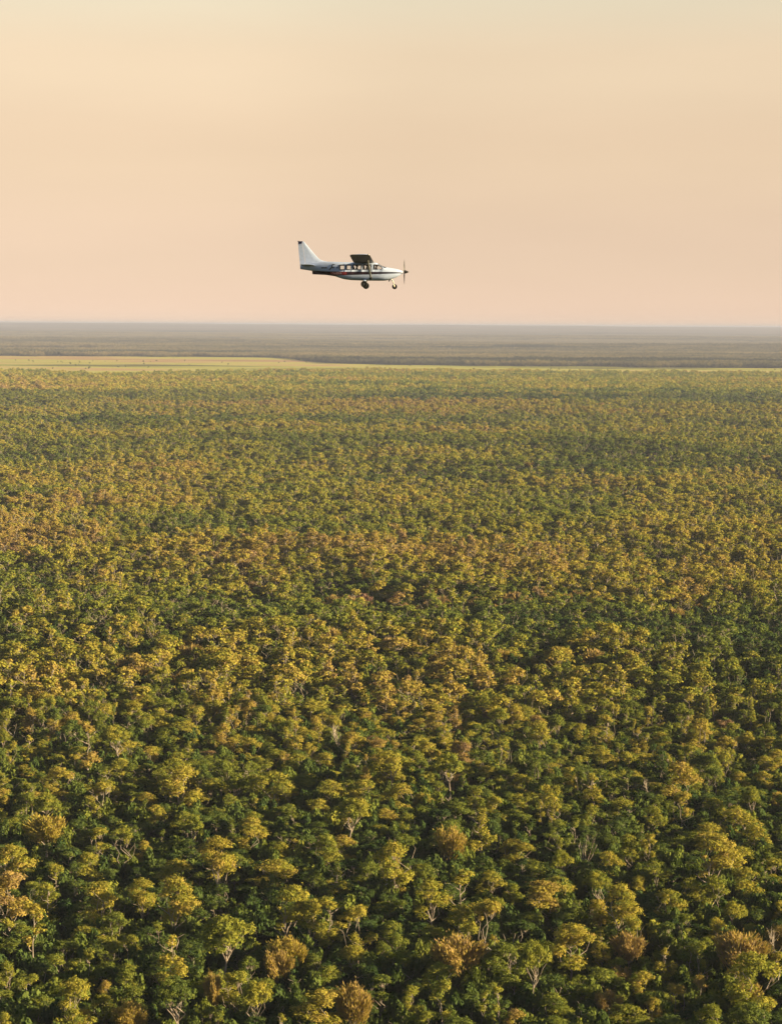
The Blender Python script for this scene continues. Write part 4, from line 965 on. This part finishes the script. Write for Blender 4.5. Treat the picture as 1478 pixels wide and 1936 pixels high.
# seats and the people in them
def seat(x, y):
    bm = prism_bm([(x - .22, -.12), (x + .25, -.10), (x + .25, -.02), (x - .13, .0), (x - .22, .52), (x - .31, .52), (x - .24, -.1)], y - .19, y + .19)
    st = bm_obj('seat', bm, M_SEAT, plane, bevel=.02)
    bm_obj('seat_base', prism_bm([(x - .16, -.40), (x + .2, -.42), (x + .18, -.11), (x - .14, -.13)], y - .10, y + .10), M_TRIM, st)
for x in (4.76, 5.58, 6.34):
    for y in (-.25, .25): seat(x, y)
def skin_person(x, y, shirt, label):
    """one continuous seated body grown along a skeleton; local to the aircraft frame"""
    J = {'hip': (x - .03, y, .04), 'waist': (x - .07, y, .17), 'chest': (x - .08, y, .33), 'neck': (x - .06, y, .455), 'chin': (x - .03, y, .50), 'head': (x - .03, y, .575), 'crown': (x - .045, y, .64)}
    E = [('hip', 'waist'), ('waist', 'chest'), ('chest', 'neck'), ('neck', 'chin'), ('chin', 'head'), ('head', 'crown')]
    rad = {'hip': .13, 'waist': .12, 'chest': .14, 'neck': .05, 'chin': .062, 'head': .085, 'crown': .06}
    for s_, n_ in ((-1, 'a'), (1, 'b')):
        J.update({'sh' + n_: (x - .08, y + s_ * .17, .40), 'el' + n_: (x + .04, y + s_ * .20, .17), 'wr' + n_: (x + .26, y + s_ * .12, .16), 'hd' + n_: (x + .34, y + s_ * .11, .17),
                  'hp' + n_: (x, y + s_ * .08, .02), 'kn' + n_: (x + .36, y + s_ * .10, .08), 'an' + n_: (x + .40, y + s_ * .10, -.30), 'to' + n_: (x + .52, y + s_ * .10, -.34)})
        E += [('chest', 'sh' + n_), ('sh' + n_, 'el' + n_), ('el' + n_, 'wr' + n_), ('wr' + n_, 'hd' + n_), ('hip', 'hp' + n_), ('hp' + n_, 'kn' + n_), ('kn' + n_, 'an' + n_), ('an' + n_, 'to' + n_)]
        rad.update({'sh' + n_: .065, 'el' + n_: .045, 'wr' + n_: .03, 'hd' + n_: .036, 'hp' + n_: .09, 'kn' + n_: .065, 'an' + n_: .042, 'to' + n_: .035})
    names = list(J); me = bpy.data.meshes.new('person'); me.from_pydata([(J[k][0] - OX, J[k][1], J[k][2]) for k in names], [(names.index(a), names.index(b)) for a, b in E], [])
    o = bpy.data.objects.new('person', me); sc.collection.objects.link(o)
    md = o.modifiers.new('s', 'SKIN'); sk = me.skin_vertices[0].data
    for i, k in enumerate(names): sk[i].radius = (rad[k], rad[k] * (1.15 if k in ('chest', 'waist', 'hip') else 1)); sk[i].use_root = k == 'hip'
    o.modifiers.new('b', 'SUBSURF').levels = 2
    d_ = bpy.context.evaluated_depsgraph_get(); m2 = bpy.data.meshes.new_from_object(o.evaluated_get(d_)); bpy.data.objects.remove(o, do_unlink=True)
    m2.materials.append(plain('skin', (.34, .20, .14), .6)); m2.materials.append(plain('shirt', shirt, .8)); m2.materials.append(plain('trousers', (.03, .03, .045), .8))
    for f in m2.polygons:
        c_ = f.center; f.use_smooth = True
        f.material_index = 2 if (c_.z < .10 and c_.x + OX > x - .02) or c_.z < 0 else 1 if c_.z < .46 and not (c_.x + OX > x + .2) else 0
    # nose: pull the foremost verts of the face out a little
    for v in m2.vertices:
        if abs(v.co.y - y) < .018 and .53 < v.co.z < .585 and v.co.x + OX > x + .03: v.co.x += .018
    o = obj('person', m2)
    bm = bmesh.new(); bmesh.ops.create_uvsphere(bm, u_segments=14, v_segments=10, radius=.094, matrix=Matrix.Translation((x - .055 - OX, y, .605)) @ Matrix.Diagonal((1.08, .95, .92, 1)))
    bmesh.ops.delete(bm, geom=[v for v in bm.verts if v.co.z < .60 and v.co.x + OX > x - .05], context='VERTS')
    bm_obj('hair', bm, plain('hair', (.03, .02, .015), .7), o, smooth=True)
    o.matrix_world = plane_m
    tag(o, label, 'person'); return o
bpy.context.view_layer.update(); plane_m = plane.matrix_world.copy()
skin_person(6.40, -.25, (.16, .05, .04), 'pilot in a dark red shirt seated behind the windscreen of the aircraft')
skin_person(5.66, -.25, (.10, .07, .06), 'passenger in a dark brown shirt in the window just behind the wing strut')
skin_person(4.84, -.25, (.06, .06, .08), 'passenger in a dark top in the middle cabin window below the wing')
skin_person(4.80, .25, (.05, .08, .10), 'passenger in a dark blue top on the far side of the middle cabin row')

# ------------------------------------------------------------------ haze
def haze():
    x0, x1, y0, y1, z0, z1 = -52000, 52000, -3600, 52000, -8, CAM_Z + 17
    V = np.array([(x, y, z) for z in (z0, z1) for y in (y0, y1) for x in (x0, x1)], float)
    Fq = np.array([(0, 2, 3, 1), (4, 5, 7, 6), (0, 1, 5, 4), (2, 6, 7, 3), (0, 4, 6, 2), (1, 3, 7, 5)])
    m = new_mat("haze"); t = m.node_tree
    p = N(t, 'ShaderNodeVolumePrincipled'); p.inputs['Color'].default_value = (0.485, 0.535, 0.76, 1)
    p.inputs['Density'].default_value = 0.000072; p.inputs['Anisotropy'].default_value = 0.0
    o = N(t, 'ShaderNodeOutputMaterial'); L(t, p.outputs[0], o.inputs['Volume'])
    tag(obj("haze", np_mesh("haze", V, Fq), mat=m), 'thin evening haze over the woodland', 'haze', kind='stuff')
haze()
